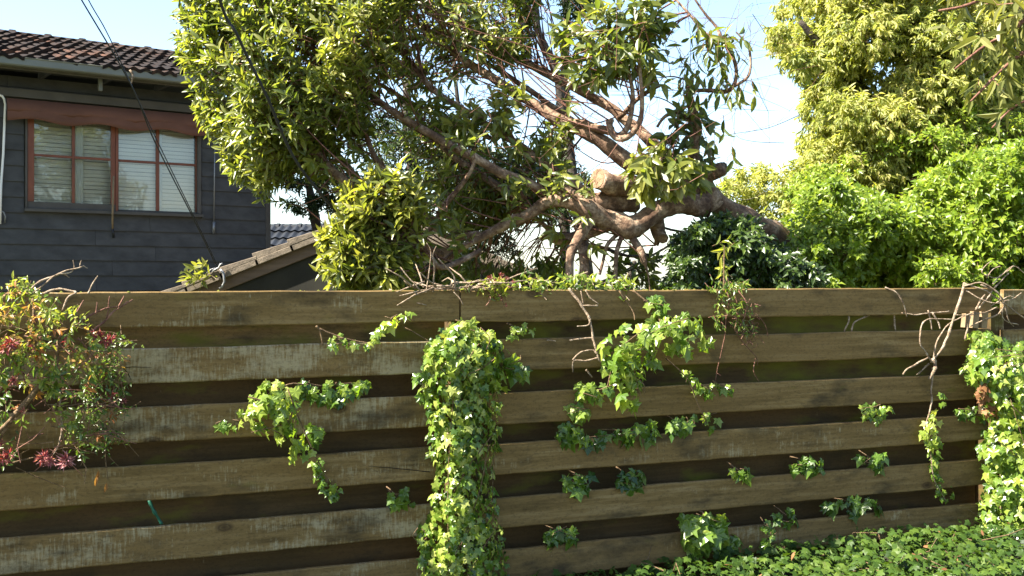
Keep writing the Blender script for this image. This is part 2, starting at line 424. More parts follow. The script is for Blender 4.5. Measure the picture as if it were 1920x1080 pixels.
class Leaves:
    """collects leaves of one plant; the nearest `single` become leaf objects, the rest one joined part"""
    def __init__(self): self.p = []; self.d = []; self.n = []; self.l = []; self.w = []; self.r = []
    def add(self, p, d, n, l, w, r):
        self.p.append(tuple(p)); self.d.append(tuple(d)); self.n.append(tuple(n)); self.l.append(l); self.w.append(w); self.r.append(min(max(r, 0), 1))
    def build(self, kind, matkey, parent, single=300, leafname="leaf", massname="foliage"):
        if not self.p: return
        p, d, n = (np.array(a, float) for a in (self.p, self.d, self.n))
        l, wd, r = (np.array(a, float) for a in (self.l, self.w, self.r))
        size = l / np.maximum(p[:, 1], 0.5)
        px = HX + p[:, 0] / p[:, 1] * F; py = HY - (p[:, 2] - EYE) / p[:, 1] * F
        vis = (px > 5) & (px < 1915) & (py > 5) & (py < 1075)
        score = np.where(vis, size, size * 0.01) * (1.0 / np.maximum(p[:, 1], .5)) ** 2
        order = np.argsort(-score)
        one, rest = order[:single], order[single:]
        dd, nn, ss = frame(d, n)
        pinv = world_of(parent).inverted()
        for i in one:
            me = unit_leaf(kind, matkey, int(rng.integers(0, len(TM[kind]))), int(round(r[i] * 7)))
            o = bpy.data.objects.new(leafname, me); COL.objects.link(o); o.parent = parent
            mw = Matrix(((ss[i][0] * wd[i], dd[i][0] * l[i], nn[i][0] * l[i], p[i][0]),
                         (ss[i][1] * wd[i], dd[i][1] * l[i], nn[i][1] * l[i], p[i][1]),
                         (ss[i][2] * wd[i], dd[i][2] * l[i], nn[i][2] * l[i], p[i][2]), (0, 0, 0, 1)))
            o.matrix_basis = pinv @ mw
        if len(rest):
            me = leaves_mesh(massname, kind, p[rest], d[rest], n[rest], l[rest], wd[rest], r[rest], M[matkey])
            o = link(massname, me, None, parent); o['kind'] = 'stuff'

def inpoly(x, y, poly):
    c = False; j = len(poly) - 1
    for i in range(len(poly)):
        xi, yi = poly[i]; xj, yj = poly[j]
        if (yi > y) != (yj > y) and x < (xj - xi) * (y - yi) / (yj - yi) + xi: c = not c
        j = i
    return c
def edgedist(x, y, poly):
    best = 1e9; n = len(poly)
    for i in range(n):
        ax, ay = poly[i]; bx, by = poly[(i + 1) % n]
        dx, dy = bx - ax, by - ay; t = max(0, min(1, ((x - ax) * dx + (y - ay) * dy) / (dx * dx + dy * dy + 1e-9)))
        best = min(best, math.hypot(x - ax - t * dx, y - ay - t * dy))
    return best
def rnd_in(poly):
    xs = [p[0] for p in poly]; ys = [p[1] for p in poly]
    while True:
        x = random.uniform(min(xs), max(xs)); y = random.uniform(min(ys), max(ys))
        if inpoly(x, y, poly): return x, y
def rv(s=1.0):
    return Vector((random.gauss(0, s), random.gauss(0, s), random.gauss(0, s)))

# ---------------------------------------------------------------- ground (falls away behind the houses)
def gz(x, y):
    z = 0.03 * noise.noise(Vector((x * .4, y * .4, 0)))
    if y > 17: z -= 0.10 * (y - 17) if y < 120 else 10.3 + 0.02 * (y - 120)
    return z
mb = MB()
ys = [-60, -30, -12, -6, -3, 0, 2, 4, 6, 8, 10, 12, 14, 17, 22, 30, 45, 70, 120, 300, 900, 2500]
xs = [-2500, -600, -150, -60, -25, -14, -8, -5, -3, -1, 1, 3, 5, 8, 14, 25, 60, 150, 600, 2500]
vs = [(x, y, gz(x, y)) for y in ys for x in xs]; nx = len(xs)
mb.add(vs, [(j * nx + i, j * nx + i + 1, (j + 1) * nx + i + 1, (j + 1) * nx + i) for j in range(len(ys) - 1) for i in range(nx - 1)])
tag(mb.build("ground", M['ground'], None, True), "grassy earth ground under the fence and houses", None, None, 'structure')

# ---------------------------------------------------------------- fence
def fence_id(px): return 0.2174 - (px - 200) * 3.744e-5
FA = Vector(((870 - HX) / F / fence_id(870), 1 / fence_id(870), 0))
FU = Vector((0.9259, 0.3777, 0)); FN = Vector((0.3777, -0.9259, 0)); ZU = Vector((0, 0, 1))
def Fw(s, off, z): return FA + FU * s + FN * off + ZU * z
def Fp(px, py, off=0.0):
    """where the ray of a pixel meets the plane `off` metres in front of the boards"""
    r = Vector(((px - HX) / F, 1, (HY - py) / F)); o = FA + FN * off
    t = o.dot(FN) / r.dot(FN)
    q = r * t; q.z += EYE; return q
def Fs(px):
    q = Fp(px, HY, 0); return (q - FA).dot(FU)

fence = empty("timber_fence", Fw(0, 0, 0), "brown horizontal paling fence with mossy boards across the foreground", "fence")
def board(name, s0, s1, ztop, h, off, th, mat, weather, moss, tilt=0.0, crack=None):
    """a sawn board with slightly wandering edges; local x along, y thickness, z up"""
    ln = s1 - s0; n = max(8, int(ln / 0.04)); sd_ = random.random() * 50
    vs = []; fs = []
    for i in range(n + 1):
        x = ln * i / n
        wob = 0.006 * noise.noise(Vector((x * 1.2, sd_, 0))) + 0.003 * noise.noise(Vector((x * 9, sd_, 3)))
        wob2 = 0.006 * noise.noise(Vector((x * 1.2, sd_, 7))) + 0.003 * noise.noise(Vector((x * 11, sd_, 9)))
        yy = 0.004 * noise.noise(Vector((x * 0.8, sd_, 5)))
        c = 0.005; zt = h + wob; zb = wob2
        vs += [(x, yy, zb + c), (x, yy, zt - c), (x, yy + c * .8, zt), (x, yy + th - c, zt), (x, yy + th, zt - c), (x, yy + th, zb + c), (x, yy + th - c, zb), (x, yy + c, zb)]
    for i in range(n):
        for j in range(8):
            j2 = (j + 1) % 8
            fs.append((i * 8 + j, (i + 1) * 8 + j, (i + 1) * 8 + j2, i * 8 + j2))
    fs.append(tuple(range(8))); fs.append(tuple(range(n * 8, n * 8 + 8))[::-1])
    m = MB(); m.add(vs, fs); me = m.mesh(name, mat)
    o = Fw(s0, off, ztop - h)
    R = Matrix(((FU.x, -FN.x, 0, o.x), (FU.y, -FN.y, 0, o.y), (0, 0, 1, o.z), (0, 0, 0, 1)))
    ob = link(name, me, None, fence, R @ Matrix.Rotation(tilt, 4, 'Y'))
    ob['weather'] = float(weather); ob['moss'] = float(moss)
    return ob
TOPS = [1.646, 1.408, 1.158, 0.911, 0.653, 0.400]
SL, S1, SR = -3.24, 0.0, 3.30
random.seed(3)
for k, z in enumerate(TOPS):
    wl = [0.15, 0.7, 0.45, 0.3, 0.55, 0.45][k]; wr = [-0.1, -0.35, -0.25, 0.05, -0.1, 0.1][k]
    jl = Fs(863) if k == 0 else Fs(872) + random.uniform(-.02, .02)
    board("board", SL, jl - 0.004, z, 0.150, 0.0, 0.028, M['board'], wl, -0.4 + 0.2 * (k == 0), random.uniform(-.002, .002))
    board("board", jl + 0.004, SR - random.uniform(0.0, .05), z + random.uniform(-.004, .004), 0.150, random.uniform(-.003, .004), 0.028, M['board'], wr, -0.35, random.uniform(-.002, .002))
    board("board", SR + 0.08, 5.6, z - 0.004, 0.150, -0.004, 0.028, M['board'], 0.5, 0.0, 0.012 if k == 0 else 0.0)
for k, z in enumerate(TOPS):
    zc = z - 0.150 + 0.028
    mo = [0.1, -0.1, -0.1, -0.1, -0.2, -0.2][k]
    board("back_board", SL, -0.004, zc, 0.195, -0.142, 0.035, M['board'] if k == 0 else M['back'], -0.1, mo + .25 * (k == 0))  # first left back board keeps the front wood, without the gap shade
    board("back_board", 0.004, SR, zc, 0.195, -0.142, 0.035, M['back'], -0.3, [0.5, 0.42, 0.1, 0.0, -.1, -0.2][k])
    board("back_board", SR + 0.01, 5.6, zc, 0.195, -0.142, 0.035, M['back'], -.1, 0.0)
for s in (0.0, 3.37):
    m = MB(); top = 1.56 if s == 0 else 1.53
    o = Fw(s, -0.041, 0)
    m.box((-0.05, 0, 0), (0.05, 0.098, top))
    me = m.mesh("post", M['back'])
    ob = link("post", me, None, fence, Matrix(((FU.x, -FN.x, 0, o.x), (FU.y, -FN.y, 0, o.y), (0, 0, 1, 0), (0, 0, 0, 1))))
    ob['weather'] = 0.2; ob['moss'] = 0.2
# two sawn rail ends standing out of the gap at the right-hand post
for px, w_ in ((1829, 0.045), (1846, 0.04)):
    q = Fp(px, 612, 0.03); m = MB(); m.box((-w_ / 2, 0, -0.01), (w_ / 2, 0.09, 0.085))
    link("rail_end", m.mesh("rail_end", M['endgrain']), None, fence, Matrix(((FU.x, -FN.x, 0, q.x), (FU.y, -FN.y, 0, q.y), (0, 0, 1, q.z), (0, 0, 0, 1))) @ Matrix.Rotation(0.12, 4, 'Y'))
# weathering splits in the left-hand boards, slivers coloured as the shadow inside them
M['split'] = plain("split_shadow_in_wood", (0.012, 0.008, 0.004), 1.0, 0.2, (20, 20, 20), 0)
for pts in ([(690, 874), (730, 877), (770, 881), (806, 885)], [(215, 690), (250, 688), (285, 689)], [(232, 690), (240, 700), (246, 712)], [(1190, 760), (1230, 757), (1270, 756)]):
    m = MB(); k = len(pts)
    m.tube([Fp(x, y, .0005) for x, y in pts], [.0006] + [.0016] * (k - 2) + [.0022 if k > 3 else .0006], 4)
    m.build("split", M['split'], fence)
# moss crust on the top edge
mm = MB(); random.seed(21)
for _ in range(260):
    u = random.random()
    s = random.uniform(Fs(880), Fs(1120)) if u < .6 else random.uniform(Fs(560), Fs(1500)) if u < .85 else random.uniform(-2.2, 3.2)
    c = Fw(s, random.uniform(-0.035, 0.0), TOPS[0]); r = random.uniform(.003, .008)
    vs = [c + Vector((r * 1.6 * math.cos(a) , r * math.sin(a), 0)) for a in [i * math.pi / 3 for i in range(6)]] + [c + Vector((0, 0, r * random.uniform(.6, 1.3)))]
    mm.add(vs, [(i, (i + 1) % 6, 6) for i in range(6)])
mo_ = mm.build("moss", M['moss'], fence); mo_['kind'] = 'stuff'
# split in the fourth left board: a dark sliver coloured as the shadow in the crack
print("fence done")
# ---------------------------------------------------------------- house
HC = Vector((-2.96, 13.39, 0)); HU = Vector((0.8096, 0.587, 0)); HN = Vector((0.587, -0.8096, 0))
def Hw(s, off, z): return HC + HU * s + HN * off + ZU * z
HT = Matrix(((HU.x, -HN.x, 0, HC.x), (HU.y, -HN.y, 0, HC.y), (0, 0, 1, 0), (0, 0, 0, 1)))   # local x along wall, y into the house, z up
def Hs(px, py, off=0.0):
    r = Vector(((px - HX) / F, 1, (HY - py) / F)); o = HC + HN * off
    t = o.dot(HN) / r.dot(HN); q = r * t
    return (q - HC).dot(HU), q.z + EYE
house = empty("weatherboard_house", Hw(-2, 0, 0), "charcoal weatherboard house with tiled roof behind the left of the fence", "house")
SLEFT, WALLTOP = -7.0, Hs(10, 150)[1] + 0.05
def hbox(name, mat, s0, s1, o0, o1, z0, z1, parent=house, bevel=0.003):
    """a box by wall coordinates: s along, off out of the wall, z up"""
    m = MB(); m.box((s0, -o1, z0), (s1, -o0, z1), HT)
    return m.build(name, mat, parent, bevel=bevel)
wl, wsill = Hs(46, 391); wr, wsill2 = Hs(375, 402); wsill = (wsill + wsill2) / 2
wtop = Hs(50, 196)[1]
EXP = 0.167
def wboard(s0, s1, z0, z1):
    m = MB(); T = HT
    prof = [(0.0, z0 - 0.02), (-0.026, z0 - 0.02), (-0.026, z0 - 0.006), (-0.008, z1), (0.0, z1)]
    vs = [T @ Vector((s, y, z)) for s in (s0, s1) for y, z in prof]
    n = len(prof)
    m.add(vs, [(i, (i + 1) % n, n + (i + 1) % n, n + i) for i in range(n)] + [tuple(range(n))[::-1], tuple(range(n, 2 * n))])
    m.build("weatherboard", M['weatherboard'], house)
z = wsill - 0.03 - EXP * 6
random.seed(5)
while z < WALLTOP:
    z1 = min(z + EXP, WALLTOP)
    if z1 <= wsill or z >= wtop:
        jn = random.uniform(-4.5, -1.2)
        wboard(SLEFT, jn - .0015, z, z1); wboard(jn + .0015, -0.05, z, z1)
    else:
        wboard(SLEFT, wl - 0.01, z, z1); wboard(wr + 0.01, -0.05, z, z1)
    z += EXP
hbox("wall_frame", M['trim'], SLEFT, 0.0, -0.12, -0.004, 0.0, wsill - 0.001)
hbox("wall_frame", M['trim'], SLEFT, wl, -0.12, -0.004, wsill, wtop)
hbox("wall_frame", M['trim'], wr, 0.0, -0.12, -0.004, wsill, wtop)
hbox("wall_frame", M['trim'], SLEFT, 0.0, -0.12, -0.004, wtop + 0.001, WALLTOP)
hbox("side_wall", M['weatherboard'], -0.12, 0.0, -6.0, -0.124, 0, WALLTOP)
hbox("back_wall", M['weatherboard'], SLEFT, 0.0, -6.12, -6.004, 0, WALLTOP)
hbox("end_wall", M['weatherboard'], SLEFT, SLEFT + .12, -6.0, -0.124, 0, WALLTOP)
hbox("room_wall", M['room'], wl - .6, wr + .6, -1.55, -1.5, wsill - 1, WALLTOP)
hbox("corner_board", M['trim'], -0.055, 0.006, 0.0, 0.032, 0.8, WALLTOP)
# beam over the window, eave, gutter
b0, zb0 = Hs(10, 181, 0.05); _, zb1 = Hs(10, 165, 0.05)
hbox("eave_beam", M['trim'], SLEFT, 0.0, 0.03, 0.10, zb0, zb1)
OV = 0.62
_, zg1 = Hs(0, 104, OV); _, zg0 = Hs(0, 120, OV)
hbox("eave_lining", M['soffit'], SLEFT - .2, 0.45, 0.0, OV - 0.13, zg0 + 0.05, zg0 + 0.065)
for s in np.arange(-6.4, 0.3, 0.62):
    hbox("rafter_tail", M['soffit'], s, s + .045, 0.11, OV - 0.13, zg0 - 0.03, zg0 + 0.048)
sbk, zbk = Hs(188, 160, 0.35)
hbox("bracket", M['gutter'], sbk - .02, sbk + .02, 0.33, 0.37, zbk - .06, zg0 + 0.048)
hbox("fascia", M['trim'], SLEFT - .2, 0.45, OV - 0.125, OV - 0.10, zg0 - 0.02, zg1 + .01)
m = MB()   # gutter: a rolled-front trough
prof = [(OV - .098, zg0 + .004), (OV + .02, zg0), (OV + .032, zg0 + .012), (OV + .034, zg1 - .012), (OV + .045, zg1), (OV + .03, zg1 + .006), (OV + .024, zg1 - .012), (OV + .02, zg0 + .014), (OV - .098, zg0 + .018)]
vs = [Hw(s, o, z) for s in (SLEFT - .2, 0.45) for o, z in prof]; n = len(prof)
m.add(vs, [(i, n + i, n + (i + 1) % n, (i + 1) % n) for i in range(n)] + [tuple(range(n)), tuple(range(n, 2 * n))[::-1]])
m.build("gutter", M['gutter'], house)

# roof of separate tiles, pitch solved so that the ridge meets the sky where it does
ROWS, GAUGE, TW = 9, 0.32, 0.26
def ridge_y(p):
    c, s_ = math.cos(p), math.sin(p); run = ROWS * GAUGE
    o = HC + HN * (OV - run * c); z = zg1 + run * s_
    r = Vector((-HX / F, 1, 0)); t = o.dot(HN) / r.dot(HN)
    return HY - (z - EYE) / t * F
lo, hi = math.radians(4), math.radians(35)
for _ in range(30):
    mid = (lo + hi) / 2
    if ridge_y(mid) > 58: lo = mid
    else: hi = mid
PITCH = (lo + hi) / 2
SV = -HN * math.cos(PITCH) + ZU * math.sin(PITCH); NV = HN * math.sin(PITCH) + ZU * math.cos(PITCH)
def tile_mesh(name, mat, tw=TW, ln=0.37):
    n = 12; vs = []; th = 0.014
    def h(x): return 0.021 * (0.5 - 0.5 * math.cos(4 * math.pi * x / tw)) + 0.002
    for yy in (0.0, ln):
        for j in range(n + 1):
            x = (tw + .012) * j / n
            vs.append((x, yy, h(x) * 1.3 + (0.030 if yy == 0 else -0.006)))
    for j in range(n + 1):
        x = (tw + .012) * j / n; vs.append((x, 0.0, h(x) * 1.3 + 0.026 - th - .022))
    fs = [(j, j + 1, n + 2 + j, n + 1 + j) for j in range(n)]
    fs += [(2 * n + 2 + j, 2 * n + 3 + j, j + 1, j) for j in range(n)]
    m = MB(); m.add(vs, fs); return m.mesh(name, mat)
tme = tile_mesh("roof_tile", M['tile'])
random.seed(11)
RS0, RS1 = SLEFT + 1.2, 0.42
deck = MB()
e0 = Hw(0, OV - .02, zg1 - 0.03); rlen = ROWS * GAUGE
R0 = e0 + SV * (rlen + .05)
for a, b in ((SLEFT - .2, 0.42),):
    q = [e0 + HU * a, e0 + HU * b, R0 + HU * b, R0 + HU * a]
    back = [R0 + HU * b - HN * 3.6 + ZU * -1.0, R0 + HU * a - HN * 3.6 + ZU * -1.0]
    deck.add(q + back, [(0, 1, 2, 3), (3, 2, 4, 5)])
    d2 = [p - ZU * .03 for p in q + back]; deck.add(d2, [(3, 2, 1, 0), (5, 4, 2, 3)])
roof = deck.build("roof", M['soffit'], house)
for r in range(ROWS):
    s = RS0 + (0.13 if r % 2 else 0)
    while s < RS1 - .1:
        o = e0 + HU * s + SV * (r * GAUGE - 0.05 + random.uniform(-.012, .012)) + NV * (0.02 + random.uniform(0, .006))
        Rm = Matrix(((HU.x, SV.x, NV.x, o.x), (HU.y, SV.y, NV.y, o.y), (HU.z, SV.z, NV.z, o.z), (0, 0, 0, 1)))
        link("roof_tile", tme, None, roof, Rm @ Matrix.Rotation(random.uniform(-.04, .04), 4, 'Z') @ Matrix.Rotation(random.uniform(-.05, .04), 4, 'X'))
        s += TW
# ridge caps with raised collars
cap = MB()
ring = [(0.13 * math.cos(a), 0.075 * math.sin(a)) for a in [math.pi * i / 8 for i in range(9)]]
cv = [(x_, p[0] * k, p[1] * k) for x_, k in ((0, 1.0), (0.36, 1.0), (0.36, 1.22), (0.42, 1.22), (0.42, 0.9)) for p in ring]
cap.add(cv, [(i * 9 + j, i * 9 + j + 1, (i + 1) * 9 + j + 1, (i + 1) * 9 + j) for i in range(4) for j in range(8)])
cme = cap.mesh("ridge_cap", M['tile'])
s = RS0
while s < RS1:
    o = R0 + HU * s + ZU * -0.03
    link("ridge_cap", cme, None, roof, Matrix(((HU.x, -HN.x, 0, o.x), (HU.y, -HN.y, 0, o.y), (0, 0, 1, o.z), (0, 0, 0, 1))))
    s += 0.42

# window: frame, two sashes, panes, blind slats
win = hbox("window", M['trim'], wl - 0.01, wr + 0.02, -0.02, 0.075, wsill - 0.035, wsill, house)     # the sill carries the rest
def wx(px, py=340, off=0.0): return Hs(px, py, off)[0]
zt = wtop - 0.002
hbox("frame", M['trim'], wl, wx(50), -0.10, 0.045, wsill + .001, zt, win)
hbox("frame", M['trim'], wx(369), wr, -0.10, 0.045, wsill + .001, zt, win)
hbox("frame", M['trim'], wl, wr, -0.10, 0.03, zt + .001, zt + 0.05, win)
hbox("mullion", M['sash'], wx(215.5), wx(220), -0.09, 0.035, wsill + .001, zt, win)
zmid = (Hs(140, 296)[1] + Hs(300, 305)[1]) / 2
def sash(x0, x1, xm, zb, off, tag_):
    st = 0.012
    hbox("sash_stile", M['sash'], x0[0], x0[1], off - .035, off, zb, zt, win)
    hbox("sash_stile", M['sash'], x1[0], x1[1], off - .035, off, zb, zt, win)
    hbox("glazing_bar", M['sash'], xm[0], xm[1], off - .03, off - .003, zb, zt, win)
    hbox("glazing_bar", M['sash'], x0[1], xm[0], off - .028, off - .004, zmid - .013, zmid + .013, win, 0.002)
    hbox("glazing_bar", M['sash'], xm[1], x1[0], off - .028, off - .004, zmid - .013, zmid + .013, win, 0.002)
    for a, b in ((x0[1], xm[0]), (xm[1], x1[0])):
        for c, d in ((zb, zmid - .013), (zmid + .013, zt)):
            hbox("pane", M['glass'] if tag_ else M['glass_tinted'], a, b, off - .019, off - .015, c, d, win, 0)
def glass2():
    g = M['glass'].copy(); g.name = "tinted_window_glass"
    for nn_ in g.node_tree.nodes:
        if nn_.type == 'BSDF_TRANSPARENT': nn_.inputs[0].default_value = (0.9, 0.91, 0.87, 1)  # slightly darker tint for the left-hand panes
    return g
M['glass_tinted'] = glass2()
zl = Hs(140, 381)[1]
sash((wx(50.5), wx(63)), (wx(207), wx(215)), (wx(134), wx(139.5)), zl, 0.03, 0)
hbox("bottom_rail", M['trim'], wx(50.5), wx(215), -0.01, 0.034, wsill + .001, zl - .001, win)
zr = Hs(300, 395.5)[1]
sash((wx(220.5), wx(222.5)), (wx(367.5), wx(368.8)), (wx(293), wx(299)), zr, 0.0, 1)
hbox("bottom_rail", M['trim'], wx(220.5), wx(368.8), -0.035, 0.004, wsill + .001, zr - .001, win)
z = wsill + 0.02; sl = 0.0445
while z < zt:
    for a, b in ((wx(52), wx(212)), (wx(222.5), wx(367.5))):
        m = MB(); dz = random.uniform(-.002, .002)
        pr = [(-0.062, 0.0), (-0.070, 0.020), (-0.073, 0.041), (-0.075, 0.041), (-0.072, 0.020), (-0.064, 0.0)]
        bk = 0.03 if b < wx(218) else 0.0
        vs = [HT @ Vector((s, -y + bk, z + dz + q)) for s in (a, b) for y, q in pr]
        m.add(vs, [(i, (i + 1) % 6, 6 + (i + 1) % 6, 6 + i) for i in range(6)])
        m.build("blind_slat", M['blind'], win)
    z += sl
def curtain(p0, p1, off):
    m = MB(); a, b = wx(p0), wx(p1); n = 14
    vs = []
    for i in range(n + 1):
        s = a + (b - a) * i / n; o = off + 0.007 * math.sin(i * 1.9)
        vs += [Hw(s, o, wsill + .01), Hw(s, o, zt)]
    m.add(vs, [(2 * i, 2 * i + 2, 2 * i + 3, 2 * i + 1) for i in range(n)])
    m.build("curtain", M['curtain'], win, True)
curtain(139, 158, -0.045); curtain(300, 306, -0.045)

# canvas awning rolled over the window, with a scalloped valance below it
aw0, awz = Hs(12, 183, 0.12); aw1 = Hs(397, 220, 0.12)[0]
awb = Hs(12, 208, 0.16)[1]; awlow = Hs(12, 219, 0.18)[1]
m = MB(); n = 60; vs = []
for i in range(n + 1):
    s = aw0 + (aw1 - aw0) * i / n
    sag = 0.012 * math.sin(i * 0.33) + .006 * math.sin(i * 1.7)
    for o, zz in ((0.11, awz), (0.15 + sag * .3, awz - 0.04), (0.175, awb + .03 + sag), (0.165, awb + sag), (0.14, awb + .01)):
        vs.append(Hw(s, o, zz))
m.add(vs, [(i * 5 + j, (i + 1) * 5 + j, (i + 1) * 5 + j + 1, i * 5 + j + 1) for i in range(n) for j in range(4)])
awn = m.build("awning", M['awning'], house, True)
m = MB(); n = 160; vs = []
per = 0.70; s_low = Hs(249, 240, 0.17)[0]
for i in range(n + 1):
    s = aw0 + (aw1 - aw0) * i / n
    c = 0.5 + 0.5 * math.cos(2 * math.pi * (s - s_low) / per)
    low = awlow - 0.042 * c
    o = 0.168 + 0.008 * math.sin(s * 9)
    vs += [Hw(s, o, awb + .02), Hw(s, o + .003, (awb + low) / 2), Hw(s, o, low), Hw(s, o - .003, low)]
m.add(vs, [(i * 4 + j, (i + 1) * 4 + j, (i + 1) * 4 + j + 1, i * 4 + j + 1) for i in range(n) for j in range(3)])
m.build("valance", M['awning'], awn, True)
# pipe, rod, strap and hook on the wall
def htube(name, pts, r, mat, off=0.05, parent=house):
    m = MB(); m.tube([Hw(*(lambda q: (q[0], off if len(p) < 3 else p[2], q[1]))(Hs(p[0], p[1], off if len(p) < 3 else p[2]))) for p in pts], r, 8)
    return m.build(name, mat, parent, True)
htube("downpipe", [(-2, 178, .1), (4, 180, .1), (8, 186, .09), (10, 196, .07), (9, 215, .05), (6, 290, .05), (2, 345, .05), (0, 420, .05)], 0.013, M['whitepipe'])
htube("awning_rod", [(403, 262, .08), (402, 330, .07), (401, 418, .06)], 0.007, M['steel'])
htube("awning_rod", [(401, 416, .06), (400.5, 438, .06)], 0.017, M['steel'])
htube("strap", [(213, 330, .12), (211, 402, .1), (211, 430, .06)], 0.011, M['endgrain'])
htube("strap", [(211, 428, .06), (213, 446, .05)], 0.013, M['cable'])
htube("hook", [(0, 395, .05), (7, 398, .05), (10, 406, .05), (9, 418, .04)], 0.008, M['steel'])
m = MB(); m.tube([Vector(Hw(*(lambda q: (q[0], OV + .06, q[1]))(Hs(x, y, OV + .06)))) for x, y in ((243, 131), (248, 137), (249, 143), (246, 156))], [.012, .013, .012, .009], 6)
tag(m.build("bark_strip", M['dry'], None, True), "pale curl of bark caught over the edge of the grey gutter", "bark strip")

# ---------------------------------------------------------------- garage with a stepped tile verge
GD = 10.5
gar = empty("garage", P(600, 548, GD) * 1.0 - ZU * 1.3, "low dark garage gable with stepped cement verge tiles below the grey house", "garage")
gl, ga, gr = P(285, 558, GD), P(700, 394, GD), P(1130, 563, GD)
def gbox(name, mat, a, b, up0, up1, y0, y1, sk=0.0):
    """a bar along a->b, from up0 to up1 above the line, in depth y0..y1"""
    u = (b - a).normalized(); nn = Vector((-u.z, 0, u.x)) * (1 if u.x > 0 else -1)
    m = MB(); vs = []
    for yy in (y0, y1):
        vs += [a + nn * up0 + Vector((0, yy, 0)), b + nn * up0 + Vector((0, yy, 0)), b + nn * (up1 - sk) + Vector((0, yy, 0)), a + nn * up1 + Vector((0, yy, 0))]
    m.add(vs, [(0, 1, 2, 3), (7, 6, 5, 4), (0, 4, 5, 1), (1, 5, 6, 2), (2, 6, 7, 3), (3, 7, 4, 0)])
    return m.build(name, mat, gar, bevel=0.004)
gbox("barge_board", M['barge'], gl, ga, -0.19, -0.062, 0.0, 0.03)
gbox("barge_board", M['barge'], ga, gr, -0.19, -0.062, 0.0, 0.03)
gbox("roof_plane", M['cement'], gl, ga, -0.062, -0.03, 0.005, 2.2)
gbox("roof_plane", M['cement'], ga, gr, -0.062, -0.03, 0.005, 2.2)
random.seed(4)
for a, b in ((gl, ga), (gr, ga)):
    ln = (b - a).length; u = (b - a) / ln; k = 0; step = 0.36
    while k * step < ln:
        p = a + u * (k * step - .03); q = a + u * min((k + 1) * step, ln)
        gbox("verge_tile", M['cement'], p, q, -0.03, 0.028 + random.uniform(0, .01), -0.05 + random.uniform(-.008, .008), 0.26, 0.03)
        gbox("verge_flange", M['cement'], p, q, -0.085, -0.0305, -0.052, -0.022, 0.0)
        k += 1
m = MB()
lo_ = 0.9
for yy in (0.03, 2.15):
    m.add([Vector((gl.x + .25, GD + yy, lo_)), Vector((gr.x - .25, GD + yy, lo_)), Vector((gr.x - .25, GD + yy, gr.z + .02)), ga + Vector((0, yy, -.13)), Vector((gl.x + .25, GD + yy, gl.z + .02))], [(0, 1, 2, 3, 4)])
m.add([Vector((gl.x + .25, GD + yy, z_)) for yy in (0.03, 2.15) for z_ in (0, gl.z + .02)], [(0, 1, 3, 2)])
m.build("gable_wall", M['garagewall'], gar)
m = MB(); m.box((gl.x + .25, GD + .032, 0), (gr.x - .25, GD + 2.1, lo_ - .002)); m.build("lower_wall", M['garagewall'], gar)
gtw = MB()
pts = [(398, 510), (404, 505), (410, 502), (413, 496), (417, 494)]
gtw.tube([P(x, y, GD - .08) for x, y in pts], .009, 6); gtw.tube([P(x, y, GD - .09) for x, y in ((413, 505), (419, 512), (421, 528), (416, 538), (411, 541))], [.012, .014, .013, .011, .008], 6)
gtw.tube([P(x, y, GD - .07) for x, y in ((388, 512), (396, 505), (404, 503))], .007, 5)
tag(gtw.build("cable_hook", M['steel'], None, True), "curled metal hook and wire end on the garage verge", "hook")

# ---------------------------------------------------------------- neighbouring roof
nb = empty("neighbour_house", Vector((-4.4, 21, 0)), "distant house roof of slate blue tiles seen between house corner and tree", "house")
btm = tile_mesh("roof_tile", M['bluetile'], 0.28, 0.38)
pz = EYE + (HY - 424) / F * 20.0; pp = math.radians(25)
uS = Vector((0, math.cos(pp), math.sin(pp))); uN = Vector((0, -math.sin(pp), math.cos(pp)))
eb = Vector((-6.2, 20.0, pz)) - uS * (0.33 * 6)
m = MB(); m.add([eb, eb + Vector((4.2, 0, 0)), eb + Vector((4.2, 0, 0)) + uS * 1.98, eb + uS * 1.98, eb + Vector((4.2, 3.6, 0)), eb + Vector((0, 3.6, 0))], [(0, 1, 2, 3), (3, 2, 4, 5)])
nroof = m.build("roof", M['bluetile'], nb)
for r in range(6):
    for c in range(15):
        o = eb + Vector((c * .28, 0, 0)) + uS * (r * .33 - .03) + uN * .02
        link("roof_tile", btm, None, nroof, Matrix(((1, 0, 0, o.x), (0, uS.y, uN.y, o.y), (0, uS.z, uN.z, o.z), (0, 0, 0, 1))))
for c in range(11):
    o = eb + uS * 1.98 + Vector((c * .40, 0, -.03)); mm_ = Matrix.Translation(o) @ Matrix.Scale(.9, 4)
    cc = cme.copy() if c == 0 else cc_
    if c == 0: cc.materials.clear(); cc.materials.append(M['bluetile']); cc_ = cc
    link("ridge_cap", cc_, None, nroof, mm_)
m = MB(); m.box((-6.0, 18.3, -0.2), (-2.2, 21.5, eb.z + .05)); m.build("wall", M['wallfar'], nb)

